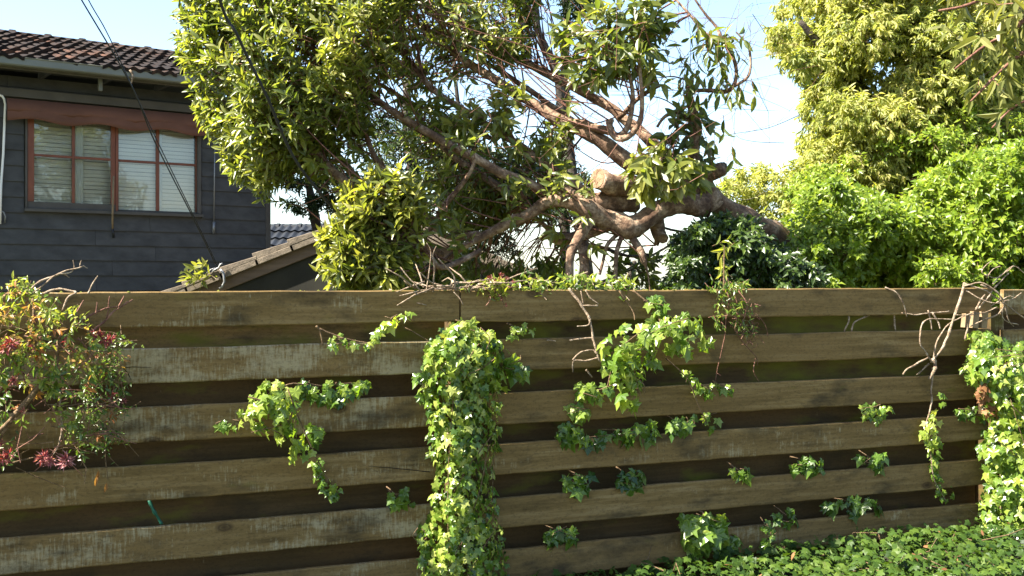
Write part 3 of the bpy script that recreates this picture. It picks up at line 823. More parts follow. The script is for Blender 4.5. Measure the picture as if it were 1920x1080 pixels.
# ---------------------------------------------------------------- overhead cables
def cable(pts, r, mat, label):
    m = MB(); sp = spline([(P(*p), r) for p in pts], 8); m.tube([a for a, b in sp], [b for a, b in sp], 6)
    return tag(m.build("overhead_cable", mat, None, True), label, "cable", "overhead cables at the left")
cable([(-60, -380, 7.0), (70, -140, 7.6), (153, 0, 8.2), (244, 156, 8.9), (290, 265, 9.3), (363, 410, 9.9), (405, 497, 10.38)], 0.0058, M['cable'], "lower left of two thin cables slanting across the house to the garage hook")
cable([(-20, -380, 7.1), (95, -140, 7.7), (166, 0, 8.25), (206, 72, 8.6), (280, 233, 9.2), (358, 394, 9.85), (408, 497, 10.38)], 0.0045, M['cable'], "upper right thin cable of the pair slanting across the house roof")
cable([(330, -300, 5.6), (412, 0, 6.3), (442, 60, 6.4), (465, 109, 6.5), (504, 189, 6.65), (548, 290, 6.9), (600, 362, 7.1), (660, 430, 7.3)], 0.0100, M['cable'], "thick black cable running down through the leaves of the fallen tree")
print("house done")
# ---------------------------------------------------------------- foliage generators
def sprig(Lv, tw, tip, axis, length, nleaf, ll, lw, sun=None, droop=0.25, spread=0.75, rbase=0.5, rvar=0.3, twr=0.003, start=0.25):
    """a twig with spirally set leaves; the twig ends at `tip` and points along `axis`"""
    axis = axis.normalized(); base = tip - axis * length
    sun = SUN * .75 + Vector((0, -.6, .15)) if sun is None else sun
    side = axis.cross(Vector((0.2, 0.1, 1)));
    if side.length < .05: side = axis.cross(Vector((1, 0, 0)))
    side.normalize(); oth = axis.cross(side)
    bend = rv(0.12 * length)
    if tw is not None:
        tw.tube([base, (base + tip) / 2 + bend * .5, tip], [twr, twr * .8, twr * .4], 3, False)
    a0 = random.uniform(0, 6.28)
    for i in range(nleaf):
        t = start + (1 - start) * (i / max(1, nleaf - 1)) ** 0.7
        a = a0 + i * 2.4
        rad = side * math.cos(a) + oth * math.sin(a)
        p = base + axis * (length * t) + bend * (4 * t * (1 - t)) * .5
        d = axis * (0.35 + 0.5 * t) + rad * spread + Vector((0, 0, -droop)) + rv(.15)
        nrm = axis * 0.6 + sun * 0.7 - rad * 0.1 + rv(.3)
        s = random.uniform(.7, 1.15)
        Lv.add(p, d, nrm, ll * s, lw * s * random.uniform(.85, 1.15), rbase + random.uniform(-rvar, rvar) + 0.12 * (t - .5))

def region(Lv, tw, poly, d0, thick, count, bias, ll, lw, nleaf=(8, 13), tl=0.3, gap=0.0, seed=0, rbase=.5, rvar=.3, outw=0.8, droop=.25, anchors=None, frontness=0.6):
    """sprigs through a lens-shaped volume whose outline is `poly` seen from the road"""
    xs = [p[0] for p in poly]; cx = sum(xs) / len(xs); cy = sum(p[1] for p in poly) / len(poly)
    made = 0; tries = 0; cen = P(cx, cy, d0 + thick * .5)
    while made < count and tries < count * 30:
        tries += 1
        x, y = rnd_in(poly)
        e = edgedist(x, y, poly); prof = min(1.0, e / 110.0) ** 0.6
        u = random.random() ** (1 / (1 + frontness)) if random.random() < frontness else random.random()
        dep = d0 + thick * (0.5 - (u - 0.5) * 2 * prof * 0.5)
        p = P(x, y, dep)
        if gap > 0 and noise.noise(p * 2.6 + Vector((seed, 0, 0))) < gap - 0.45 + random.uniform(-.12, .12): continue
        out = (p - cen); out.normalize()
        ax = bias * 1.0 + out * outw + rv(.3)
        L_ = tl * random.uniform(.6, 1.2)
        sprig(Lv, tw, p, ax, L_, random.randint(*nleaf), ll, lw, rbase=rbase + .25 * noise.noise(p * 1.7), rvar=rvar, droop=droop)
        if anchors is not None: anchors.append((p - ax.normalized() * L_, ax.normalized()))
        made += 1

# ---------------------------------------------------------------- the fallen tree
tree = empty("fallen_tree", P(1500, 480, 8.8) * 1.0, "large toppled broadleaf tree lying over the garage with bare broken limbs", "tree")
limb_pts = []
def limb(pts, name="limb", mat='bark', parent=tree, sub=6, n=10, rough=.08, cut=False, keep=True, rs=1.0):
    """pts: (px, py, radius in px, depth)"""
    sp = spline([(P(x, y, d), r / F * d * rs * .92) for x, y, r, d in pts], sub)
    wob = random.uniform(0, 60); last = len(sp) - 1
    sp = [(a + Vector((noise.noise(a * 4.5 + Vector((wob, 0, 0))), noise.noise(a * 4.5 + Vector((0, wob, 3))), noise.noise(a * 4.5 + Vector((5, 0, wob))))) * (b * .45 if 0 < i < last else 0), b * (1 + .06 * noise.noise(a * 7 + Vector((wob, 1, 1))))) for i, (a, b) in enumerate(sp)]
    m = MB(); m.tube([a for a, b in sp], [b for a, b in sp], n, True, rough * 1.7)
    if keep:
        for a, b in sp: limb_pts.append((a, b))
    o = m.build(name, M[mat], parent, True)
    if cut:
        e = sp[-1]; e2 = sp[-2]; t = (e[0] - e2[0]).normalized(); mc = MB()
        mc.tube([e[0] + t * .001, e[0] + t * .006], [e[1] * .97, e[1] * .93], n, True, rough)
        mc.build("cut_face", M['cutwood'], o)
    return o
limb([(1660, 575, 34, 9.3), (1570, 520, 30, 9.0), (1485, 468, 27, 8.7), (1410, 418, 24, 8.45), (1355, 384, 23, 8.25), (1325, 368, 22, 8.15)], "trunk", n=16, rough=.12)
limb([(1335, 385, 26, 8.2), (1322, 350, 19, 8.12), (1312, 318, 17, 8.05), (1303, 285, 13, 8.0), (1306, 240, 10, 7.95), (1296, 195, 9, 7.9), (1290, 160, 5, 7.9), (1286, 140, 2, 7.9)], n=12)
limb([(1312, 335, 16, 8.1), (1335, 325, 16, 8.05), (1357, 316, 13, 8.0)], "broken_stub", cut=True, n=12)
limb([(1340, 378, 22, 8.18), (1295, 345, 20, 8.15), (1262, 326, 19, 8.1), (1225, 316, 18, 8.0), (1183, 302, 18, 8.0), (1120, 262, 15, 8.0), (1071, 233, 13, 8.05), (1019, 205, 12, 8.1), (950, 165, 10, 8.2), (880, 118, 8, 8.3), (800, 60, 6, 8.4), (720, -10, 4, 8.5), (640, -90, 3, 8.5)], n=12)
limb([(1270, 322, 16, 8.15), (1230, 272, 12, 8.2), (1170, 222, 11, 8.3), (1128, 192, 10, 8.35), (1075, 165, 9.5, 8.4), (1030, 140, 9, 8.45), (960, 106, 8, 8.5), (880, 70, 7, 8.6), (800, 18, 5, 8.7), (740, -40, 4, 8.7)])
limb([(1330, 385, 26, 8.1), (1285, 384, 22, 8.0), (1245, 390, 20, 7.95), (1205, 415, 23, 7.9), (1172, 428, 24, 7.85), (1135, 408, 21, 7.8), (1100, 388, 19, 7.75), (1060, 377, 14, 7.75), (1025, 381, 13, 7.8), (989, 399, 12, 7.8), (953, 417, 11, 7.85), (906, 441, 9, 7.9), (870, 462, 7, 7.9), (830, 490, 5, 7.95)], n=14, rough=.1)
limb([(1255, 352, 20, 8.1), (1205, 352, 21, 7.95), (1165, 345, 23, 7.85), (1120, 336, 21, 7.75)], "broken_stub", cut=True, n=14, rough=.12)
limb([(1190, 385, 16, 8.0), (1150, 378, 22, 7.9), (1112, 374, 16, 7.85), (1085, 368, 7, 7.85), (1056, 352, 9, 7.9), (1041, 338, 7, 7.9)], n=12, rough=.15)
limb([(1122, 398, 15, 7.8), (1108, 412, 13, 7.75), (1095, 430, 12, 7.7), (1077, 456, 11, 7.65), (1067, 482, 9, 7.6), (1066, 540, 8, 7.6)])
limb([(1175, 410, 12, 7.95), (1126, 430, 12, 8.0), (1100, 440, 12, 8.0), (1062, 446, 12, 8.0), (1034, 441, 12, 8.0)], "broken_stub", cut=True)
limb([(1036, 440, 6, 8.0), (1022, 424, 6, 8.0), (1004, 408, 4, 8.0), (985, 380, 3, 8.05)], n=6)
limb([(1082, 440, 9, 8.05), (1092, 458, 10, 8.0), (1095, 487, 11, 7.9), (1100, 540, 11, 7.85)], rough=.25)
limb([(1158, 440, 5, 7.85), (1139, 459, 4, 7.8), (1131, 487, 3.5, 7.8), (1124, 515, 2.5, 7.8)], n=6)
limb([(1166, 440, 6, 7.85), (1156, 474, 5, 7.8), (1155, 530, 4.5, 7.8)], n=6)
limb([(1182, 440, 8, 7.85), (1199, 469, 8, 7.8), (1207, 490, 7, 7.8), (1211, 500, 3, 7.8), (1216, 520, 1.6, 7.8), (1219, 546, 1.4, 7.8)], n=8)
limb([(1228, 408, 13, 8.05), (1234, 432, 15, 8.05), (1243, 446, 12, 8.0)], "broken_stub", cut=True, n=10, rough=.3)
limb([(1236, 438, 8, 8.1), (1230, 460, 5, 8.1)], "broken_stub", n=7, rough=.3)
# hooked shoots hanging under the crown
limb([(1178, 120, 3, 7.7), (1180, 140, 4, 7.7), (1187, 176, 4.5, 7.7), (1184, 212, 5, 7.7), (1175, 241, 6, 7.72), (1162, 254, 6, 7.75), (1148, 248, 7, 7.8), (1140, 228, 5, 7.85)], n=7)
limb([(1199, 110, 3, 7.6), (1201, 145, 4, 7.6), (1204, 181, 4.5, 7.6), (1202, 220, 5, 7.62), (1188, 247, 6, 7.65), (1167, 261, 7, 7.68), (1150, 255, 7, 7.72), (1143, 236, 7, 7.75), (1147, 226, 6, 7.78)], n=7)
limb([(1150, 246, 10, 7.95), (1120, 240, 9, 7.95), (1084, 231, 8, 8.0), (1050, 232, 4, 8.0), (1035, 246, 3, 8.0), (1033, 268, 3, 8.0)], n=8)
limb([(1300, 170, 4, 7.9), (1336, 170, 4.5, 7.85), (1362, 171, 5, 7.8), (1377, 156, 4.5, 7.8), (1380, 130, 4, 7.8), (1372, 104, 4, 7.8), (1354, 75, 3.6, 7.85), (1344, 52, 3.2, 7.9), (1323, 26, 2.6, 7.9), (1300, -6, 2, 7.9)], n=7)
limb([(1372, 163, 3, 7.8), (1398, 148, 3, 7.75), (1407, 130, 2.8, 7.75), (1406, 98, 2.4, 7.75), (1398, 80, 2, 7.75), (1380, 60, 1.5, 7.75)], n=6)
limb([(1352, 76, 3, 7.85), (1318, 60, 3, 7.9), (1294, 28, 2.6, 7.9), (1268, 0, 2.4, 8.0), (1250, -20, 2, 8.0)], n=6)
limb([(1298, 232, 6, 7.95), (1280, 214, 5, 7.95), (1262, 212, 4, 7.95), (1245, 220, 3.4, 7.95), (1232, 238, 2.6, 7.95)], n=6)
limb([(1262, 270, 3, 7.95), (1270, 240, 3, 7.9), (1272, 205, 2.4, 7.9)], n=5)
limb([(1236, 160, 5, 8.0), (1215, 172, 5, 8.0), (1190, 190, 5, 8.05), (1170, 212, 6, 8.1), (1160, 222, 6, 8.2)], n=6)
# long limbs fanning up and left into the crown
limb([(1060, 377, 11, 7.85), (960, 332, 10, 7.8), (850, 274, 9, 7.75), (759, 223, 8, 7.7), (692, 176, 7, 7.65), (645, 137, 5.5, 7.6), (590, 95, 4, 7.55), (520, 45, 3, 7.5)], n=8)
limb([(1110, 366, 10, 7.95), (1000, 290, 9, 8.0), (900, 226, 7, 8.0), (816, 171, 6.5, 8.0), (775, 124, 5.5, 8.0), (743, 91, 4.6, 8.0), (690, 50, 3, 8.0), (620, 10, 2, 8.0)], n=7)
limb([(900, 440, 7, 7.9), (830, 440, 7, 7.85), (770, 372, 7, 7.75), (732, 327, 7.5, 7.7), (707, 300, 6.5, 7.65), (684, 250, 6, 7.6), (661, 205, 5, 7.6), (620, 150, 3.5, 7.55), (570, 90, 2.5, 7.5)], n=7)
limb([(830, 480, 8, 7.9), (760, 425, 9, 7.8), (700, 374, 10, 7.7), (663, 349, 10, 7.65), (632, 324, 9, 7.6), (596, 288, 8, 7.55), (560, 250, 6, 7.5), (510, 205, 4, 7.4), (460, 160, 3, 7.35)], n=8)
limb([(760, 425, 8, 7.9), (690, 362, 8, 7.85), (655, 318, 8, 7.8), (629, 288, 7, 7.8), (590, 235, 5, 7.75), (540, 170, 4, 7.7), (480, 100, 3, 7.6)], n=7)
limb([(900, 470, 6, 7.6), (832, 502, 6, 7.4), (804, 474, 5.5, 7.3), (782, 449, 5, 7.25), (771, 432, 4.5, 7.2), (754, 410, 4, 7.2), (738, 385, 3, 7.15), (715, 360, 2.4, 7.1)], n=6)
limb([(782, 449, 4, 7.25), (740, 440, 3, 7.2), (690, 446, 2.6, 7.1), (650, 455, 2, 7.0)], n=5)
limb([(800, 468, 3, 7.3), (772, 460, 3, 7.2), (735, 455, 2.4, 7.15)], n=5)
limb([(775, 440, 3, 7.25), (778, 410, 2.6, 7.2), (790, 382, 2.2, 7.2), (792, 370, 1.6, 7.2)], n=5)
limb([(800, 440, 5, 7.7), (818, 410, 6, 7.65), (838, 379, 6, 7.6), (868, 343, 5, 7.55), (884, 318, 4, 7.5), (890, 296, 3, 7.5)], n=7)
limb([(990, 372, 9, 8.1), (950, 358, 9, 8.1), (918, 340, 8.5, 8.1), (885, 318, 8, 8.1), (840, 284, 6, 8.1), (800, 240, 4, 8.1), (770, 190, 3, 8.1)], n=7)
limb([(900, 75, 4, 8.6), (850, 60, 4, 8.6), (723, 75, 4, 8.2), (692, 52, 3.6, 8.1), (640, 34, 3, 8.0), (590, 20, 2, 8)], n=6)
limb([(920, 260, 5, 8.2), (850, 228, 5, 8.2), (785, 200, 5, 8.2), (725, 166, 4, 8.2), (660, 120, 3, 8.1), (600, 60, 2, 8.0)], n=6)
limb([(1183, 302, 9, 8.1), (1100, 245, 7, 8.25), (1010, 180, 6, 8.4), (930, 130, 5, 8.5), (850, 85, 3, 8.6)], n=6)
for sticks in ([(1300, 430, 2.6, 9.4), (1251, 462, 2.6, 9.3), (1210, 486, 2.4, 9.2), (1150, 520, 2, 9.1)], [(1320, 470, 2.4, 9.4), (1251, 484, 2.4, 9.3), (1181, 507, 2, 9.2), (1110, 535, 2, 9.1)],
               [(1110, 458, 4, 8.6), (1140, 468, 4, 8.6), (1180, 480, 3, 8.6), (1215, 478, 4, 8.5)], [(1190, 400, 3, 9.0), (1240, 425, 3, 9.0), (1290, 436, 2.4, 9.0)]):
    limb(sticks, n=5, mat='darkbark', keep=False)
LP = [a for a, b in limb_pts if a.x < P(1250, 0, 8)[0] * 1.2]
LPn = np.array([tuple(a) for a in LP]); 

LV = Leaves(); TW = MB(); anchors = []
random.seed(31)
upleft = Vector((-0.75, -0.35, 0.35))
R1 = [(322, -90), (336, 20), (330, 75), (338, 120), (362, 180), (378, 232), (402, 290), (440, 335), (470, 372), (505, 380), (520, 330), (590, 330), (625, 265), (700, 250), (690, 190), (720, 120), (750, 50), (780, -90)]
region(LV, TW, R1, 6.9, 1.5, 1120, upleft, 0.087, 0.026, (10, 15), .30, .08, 1, .52, .3, .7, .05, anchors, .8)
R2 = [(586, 556), (592, 500), (604, 450), (632, 400), (646, 350), (700, 322), (770, 335), (800, 390), (775, 420), (720, 405), (700, 450), (770, 480), (745, 556)]
region(LV, TW, R2, 6.75, .8, 260, Vector((-0.8, -.5, .25)), 0.102, 0.031, (10, 14), .26, .05, 2, .68, .25, .8, .05, anchors)
R2b = [(740, 400), (820, 410), (800, 480), (860, 520), (850, 556), (730, 556)]
region(LV, TW, R2b, 7.2, .6, 26, Vector((-.4, -.5, .3)), 0.11, 0.036, (6, 10), .25, .1, 3, .45, .3, .8, .3, anchors)
R3 = [(690, -80), (1010, -80), (1000, 60), (985, 105), (880, 150), (790, 170), (700, 150)]
region(LV, TW, R3, 7.6, 1.5, 330, Vector((-0.6, -.2, .3)), 0.088, 0.028, (7, 11), .3, .32, 4, .42, .3, .7, .35, anchors)
R3b = [(760, 170), (860, 190), (960, 150), (1040, 190), (1080, 260), (960, 300), (860, 250), (770, 250)]
region(LV, TW, R3b, 7.4, 1.0, 60, Vector((-.4, -.3, .1)), 0.105, 0.036, (6, 10), .28, .2, 5, .55, .3, .7, .4, anchors)
R4 = [(700, 250), (860, 250), (1060, 300), (1080, 370), (980, 400), (900, 440), (870, 520), (1000, 520), (1060, 480), (1070, 556), (850, 556), (850, 470), (830, 400), (760, 330)]
region(LV, TW, R4, 7.7, 1.7, 380, Vector((-.3, -.3, -.1)), 0.09, 0.03, (7, 11), .3, .18, 6, .36, .28, .7, .5, anchors)
R5 = [(1036, 40), (1090, 10), (1190, -40), (1260, -40), (1262, 60), (1240, 110), (1250, 165), (1190, 150), (1120, 165), (1090, 220), (1060, 170)]
region(LV, TW, R5, 7.3, .9, 88, Vector((-.2, -.3, .1)), 0.13, 0.044, (6, 9), .28, .15, 7, .45, .3, .6, .5, anchors)
R6 = [(1176, 305), (1210, 275), (1260, 262), (1320, 300), (1330, 345), (1280, 362), (1240, 360), (1180, 372)]
region(LV, TW, R6, 7.2, .7, 30, Vector((-.1, -.4, -.3)), 0.125, 0.05, (6, 9), .2, 0, 8, .55, .3, .6, .6, anchors)
R7 = [(1255, 0), (1330, 20), (1380, 60), (1400, 150), (1390, 200), (1330, 200), (1290, 130)]
region(LV, TW, R7, 7.5, .6, 20, Vector((0, -.2, -.3)), 0.11, 0.036, (3, 5), .22, 0, 9, .4, .3, .6, .6)
R8 = [(1040, 450), (1240, 470), (1250, 548), (1040, 548)]
region(LV, TW, R8, 8.4, .6, 32, Vector((0, -.2, 0)), 0.10, 0.035, (4, 8), .22, .2, 10, .3, .25, .6, .4)
R9 = [(1270, 200), (1330, 200), (1345, 290), (1300, 330), (1250, 320), (1240, 240)]
region(LV, TW, R9, 7.6, .6, 26, Vector((0, -.2, -.2)), 0.11, 0.045, (4, 7), .2, 0, 11, .4, .3, .6, .6, anchors)
for x, y in ((1350, 178), (1368, 186), (1385, 190), (1352, 130), (1330, 110), (1310, 55), (1395, 75), (1415, 180), (1340, 270), (1358, 250), (1375, 300), (1345, 92), (1292, 170), (1284, 185), (1300, 200), (1278, 150)):
    sprig(LV, TW, P(x, y, 7.7), Vector((random.uniform(-.3, .3), -.2, -.7)), .14, random.randint(3, 5), .11, .036, droop=.5, rbase=.35)
# leafy shoots standing on the limbs themselves
for a, r in limb_pts:
    q = a.y; x = HX + a.x / q * F
    if x > 1130 or random.random() > (.2 if x < 1000 else .1): continue
    dr = Vector((random.uniform(-.9, .2), random.uniform(-1, -.2), random.uniform(-.2, .9))).normalized(); L_ = random.uniform(.14, .30)
    sprig(LV, TW, a + dr * (r + L_), dr, L_, random.randint(5, 9), .105, .034, droop=.3, rbase=.5, rvar=.3)
# branchlets that join the sprigs to the limbs
for b, ax in anchors:
    if random.random() > 0.36: continue
    q = np.array(tuple(b)); dv = LPn - q
    ds = np.linalg.norm(dv * np.array([1, .7, 1]), axis=1) + np.where(dv[:, 0] < 0.05, 1.5, 0)
    i = int(np.argmin(ds + rng.uniform(0, .35, len(ds))))
    if ds[i] > 1.6: continue
    a = LP[i]; L_ = (a - b).length
    mid = (a + b) * .5 + rv(.05 * L_) + Vector((0, 0, .06 * L_))
    sp = spline([(a, .0075), (mid, .0055), (b, .003)], 4)
    TW.tube([p for p, _ in sp], [r for _, r in sp], 4, False)
# thin drooping strings and bare twigs around the middle
for _ in range(280):
    x, y = random.uniform(640, 1420), random.uniform(20, 330); d = random.uniform(7.3, 8.3)
    if x > 1250 and random.random() < .55: continue
    a = P(x, y, d); ln = random.uniform(.12, .5)
    dr = Vector((random.uniform(-.8, .4), random.uniform(-.3, .3), random.uniform(-.7, .7))).normalized()
    TW.tube([a, a + dr * ln * .5 + rv(.03), a + dr * ln + rv(.06)], [.0028, .002, .001], 3, False)
# hair-fine bare twigs round the open right side of the crown
HP = [a for a, r in limb_pts if 1225 < HX + a.x / a.y * F < 1420 and r < .05]
for _ in range(75):
    a = random.choice(HP)
    dr = Vector((random.uniform(-.6, 1), random.uniform(-.3, .3), random.uniform(-.8, .8))).normalized(); ln = random.uniform(.15, .55); cv = rv(.22)
    sp = spline([(a, .0022), (a + dr * ln * .35 + cv * .6 * ln * 2, .0017), (a + dr * ln * .7 + cv * ln * 2, .0013), (a + dr * ln + Vector((0, 0, -.1 * ln)), .0008)], 3)
    TW.tube([p for p, _ in sp], [q for _, q in sp], 3, False)
# long whippy shoots running up and left from the broken limbs
for _ in range(95):
    a, r = random.choice(limb_pts); x = HX + a.x / a.y * F
    if x < 700 or x > 1290: continue
    dr = Vector((random.uniform(-1, -.45), random.uniform(-.25, .2), random.uniform(.2, .75))).normalized(); ln = random.uniform(.5, 1.5)
    c1 = a + dr * ln * .5 + rv(.07); c2 = a + dr * ln + rv(.12) + Vector((0, 0, random.uniform(-.1, .15)))
    sp = spline([(a, .0065), (c1, .0045), (c2, .0018)], 6)
    TW.tube([p for p, _ in sp], [q for _, q in sp], 4, False)
tw_o = TW.build("twigs", M['twig'], tree, True); tw_o['kind'] = 'stuff'
LV.build('lance', 'leaf_fallen', tree, 300)
print("fallen tree leaves", len(LV.p))

# ---------------------------------------------------------------- lumped crowns
def lumps(Lv, tw, poly, d0, thick, nl, rad, per, ll, lw, bias, nleaf=(6, 9), tl=.2, droop=.4, rbase=.5, rvar=.3, seed=0, spread=.75):
    cs = []
    tries = 0
    while len(cs) < nl and tries < 5000:
        tries += 1
        x, y = rnd_in(poly); e = edgedist(x, y, poly)
        if e < 12: continue
        prof = min(1, e / 160) ** .6
        dep = d0 + thick * (1 - prof * random.uniform(.55, 1.0)) * .8 if random.random() < .75 else d0 + thick * random.random()
        c = P(x, y, dep); r = min(rad * random.uniform(.6, 1.3), max(.10, e / F * dep * 1.15))
        if any((c - q).length < (r + s) * .42 for q, s in cs): continue
        cs.append((c, r))
    for c, r in cs:
        k = int(per * (r / rad) ** 2) + 3; tone = random.uniform(-.14, .14)
        for _ in range(k):
            o = rv(); o.z = o.z + .25; o.y -= .35; o.normalize()
            p = c + Vector((o.x * r, o.y * r, o.z * r * .8)) * random.uniform(.6, 1.18)
            sprig(Lv, tw, p, o * .8 + bias + rv(.25), tl * random.uniform(.6, 1.2), random.randint(*nleaf), ll, lw, droop=droop, rbase=rbase + tone, rvar=rvar, twr=.002, spread=spread)
    return cs

# yellow-green tree, upper right
yt = empty("yellow_green_tree", Vector((4.2, 11.6, 0)), "tall tree with dense drooping yellow-green leaves filling the upper right", "tree")
YV = Leaves(); YT = MB(); random.seed(41)
Y1 = [(1432, 75), (1450, 20), (1480, -60), (1990, -160), (2000, 560), (1560, 560), (1500, 470), (1470, 420), (1465, 370), (1490, 300), (1500, 235), (1500, 160), (1470, 120)]
cs = lumps(YV, YT, Y1, 10.3, 2.0, 330, .30, 84, .075, .019, Vector((-.1, -.25, -.1)), (8, 12), .19, .75, .58, .34, 1)
Y2 = [(1345, 420), (1350, 340), (1385, 300), (1440, 305), (1490, 290), (1560, 330), (1560, 480), (1400, 470)]
cs2 = lumps(YV, YT, Y2, 11.0, 1.0, 34, .24, 34, .075, .018, Vector((-.1, -.25, 0)), (7, 10), .18, .6, .52, .3, 2)
for a, pts in enumerate(([(1750, 600, 44, 11.8), (1745, 420, 40, 11.7), (1725, 250, 32, 11.6), (1720, 60, 24, 11.5), (1725, -140, 14, 11.4)], [(1738, 330, 20, 11.6), (1650, 210, 14, 11.3), (1560, 110, 9, 11.0), (1500, 40, 5, 10.9)],
                         [(1730, 260, 20, 11.6), (1820, 160, 14, 11.3), (1900, 60, 9, 11.0)], [(1740, 420, 18, 11.7), (1620, 360, 11, 11.4), (1530, 372, 5, 11.2)])):
    limb(pts, "trunk" if a == 0 else "limb", 'darkbark', yt, keep=False, n=8)
ytw = YT.build("twigs", M['vine'], yt); ytw['kind'] = 'stuff'
YV.build('lance', 'leaf_yellow', yt, 300)
print("yellow leaves", len(YV.p))

# glossy green climbing shrub, lower right
gs = empty("creeper_covered_shrub", Vector((3.2, 9.2, 0)), "bright green glossy-leaved creeper mound rising behind the right of the fence", "shrub")
GV = Leaves(); GT = MB(); random.seed(43)
G1 = [(1390, 575), (1420, 510), (1470, 450), (1500, 370), (1530, 320), (1590, 350), (1680, 370), (1760, 310), (1820, 280), (1990, 250), (2000, 575)]
lumps(GV, GT, G1, 8.2, 1.6, 280, .21, 58, .060, .030, Vector((0, -.2, .1)), (7, 11), .16, .4, .5, .32, 3)
G0 = [(1530, 575), (1540, 380), (1700, 390), (1800, 330), (1990, 300), (2000, 575)]
lumps(GV, GT, G0, 8.9, .8, 70, .26, 50, .060, .030, Vector((0, -.2, .1)), (7, 11), .18, .4, .5, .32, 8)
G3 = [(1440, 500), (1480, 452), (1540, 420), (1570, 575), (1420, 575)]
lumps(GV, GT, G3, 8.0, .5, 22, .15, 40, .055, .026, Vector((0, -.2, .1)), (6, 9), .14, .4, .45, .32, 6)
G4 = [(1520, 300), (1600, 240), (1720, 200), (1900, 160), (2000, 200), (2000, 300), (1800, 340), (1600, 360)]
lumps(GV, GT, G4, 9.9, .7, 18, .2, 30, .058, .026, Vector((0, -.2, .1)), (6, 9), .17, .5, .62, .3, 7)
G2 = [(1460, 390), (1480, 330), (1530, 296), (1600, 330), (1580, 400)]
lumps(GV, GT, G2, 9.4, .6, 14, .18, 34, .055, .026, Vector((0, -.2, .1)), (6, 9), .15, .4, .6, .3, 4)
for pts in ([(1640, 600, 12, 9.4), (1650, 480, 9, 9.5), (1630, 380, 6, 9.6)], [(1800, 600, 12, 9.4), (1790, 460, 9, 9.5), (1830, 330, 6, 9.6)], [(1480, 590, 10, 9.3), (1500, 480, 7, 9.4), (1530, 380, 4, 9.5)]):
    limb(pts, "stem", 'vine', gs, keep=False, n=6)
o = GT.build("twigs", M['vine'], gs); o['kind'] = 'stuff'
GV.build('small', 'leaf_green', gs, 300)
print("green leaves", len(GV.p))

# dark creeper over the root end of the fallen trunk
dc = empty("dark_creeper", Vector((1.7, 8.3, 0)), "dark-leaved creeper clump covering the root end of the fallen trunk", "climbing plant")
DV = Leaves(); DT = MB(); random.seed(47)
D1 = [(1235, 575), (1250, 510), (1258, 450), (1320, 416), (1350, 388), (1396, 410), (1436, 438), (1490, 474), (1535, 508), (1545, 575)]
lumps(DV, DT, D1, 7.5, .9, 95, .14, 46, .055, .028, Vector((-.1, -.2, 0)), (6, 9), .14, .5, .4, .3, 5)
for pts in ([(1300, 600, 16, 8.4), (1325, 500, 14, 8.4), (1340, 440, 8, 8.4)], [(1400, 600, 20, 8.5), (1390, 520, 15, 8.5), (1400, 450, 8, 8.5)]):
    limb(pts, "stem", 'darkbark', dc, keep=False, n=7)
m = MB(); q = spline([(P(1316, 520, 7.75), .05), (P(1322, 500, 7.72), .058), (P(1330, 488, 7.7), .046)], 4); m.tube([a for a, b in q], [b for a, b in q], 9, True, .3)
m.build("broken_stump", M['bark'], dc, True)
o = DT.build("twigs", M['darkbark'], dc); o['kind'] = 'stuff'
DV.build('small', 'leaf_creeper', dc, 300)

# overhanging branch with long leaves, top right, nearer
ob_ = empty("overhanging_branch", P(1960, 160, 6.6), "nearer branch of long olive leaves hanging in from the top right corner", "branch")
OV_ = Leaves(); OT = MB(); random.seed(53)
for pts in ([(2060, -40, 7, 6.6), (1960, 10, 6, 6.6), (1890, 60, 4, 6.6), (1840, 90, 3, 6.6), (1790, 130, 2, 6.6)], [(2060, 60, 7, 6.7), (1940, 90, 5, 6.7), (1880, 130, 3.6, 6.7), (1820, 190, 2.4, 6.7)], [(1990, -80, 5, 6.6), (1880, -20, 4, 6.6), (1810, 10, 3, 6.6), (1760, 20, 2, 6.6)], [(2040, 160, 4, 6.7), (1920, 190, 3, 6.7), (1860, 240, 2, 6.7)]):
    limb(pts, "limb", 'twig', ob_, keep=False, n=6)
O1 = [(1740, -40), (2000, -60), (2000, 300), (1900, 320), (1840, 240), (1800, 160), (1770, 60)]
region(OV_, OT, O1, 6.3, .8, 62, Vector((-.5, -.2, -.4)), .15, .034, (5, 8), .22, .1, 12, .55, .3, .4, .6)
o = OT.build("twigs", M['twig'], ob_); o['kind'] = 'stuff'
OV_.build('lance', 'leaf_gum', ob_, 300)

# dark trees further back
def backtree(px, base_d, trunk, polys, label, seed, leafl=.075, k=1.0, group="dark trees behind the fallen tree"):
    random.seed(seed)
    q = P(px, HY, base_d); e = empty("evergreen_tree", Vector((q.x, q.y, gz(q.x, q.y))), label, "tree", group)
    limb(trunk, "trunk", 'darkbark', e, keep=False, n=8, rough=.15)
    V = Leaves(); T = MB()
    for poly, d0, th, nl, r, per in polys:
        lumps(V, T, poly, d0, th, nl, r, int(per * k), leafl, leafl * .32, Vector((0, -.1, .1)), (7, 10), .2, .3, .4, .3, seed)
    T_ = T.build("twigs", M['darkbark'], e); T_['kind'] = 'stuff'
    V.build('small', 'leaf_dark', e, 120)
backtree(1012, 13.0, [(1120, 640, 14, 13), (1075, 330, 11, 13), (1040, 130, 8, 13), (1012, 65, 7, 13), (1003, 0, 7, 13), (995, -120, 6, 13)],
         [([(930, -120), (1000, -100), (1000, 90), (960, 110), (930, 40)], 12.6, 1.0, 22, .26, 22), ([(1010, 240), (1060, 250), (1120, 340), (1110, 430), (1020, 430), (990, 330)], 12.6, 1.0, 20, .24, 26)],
         "dark evergreen with a thin bent trunk rising behind the broken limbs", 61)
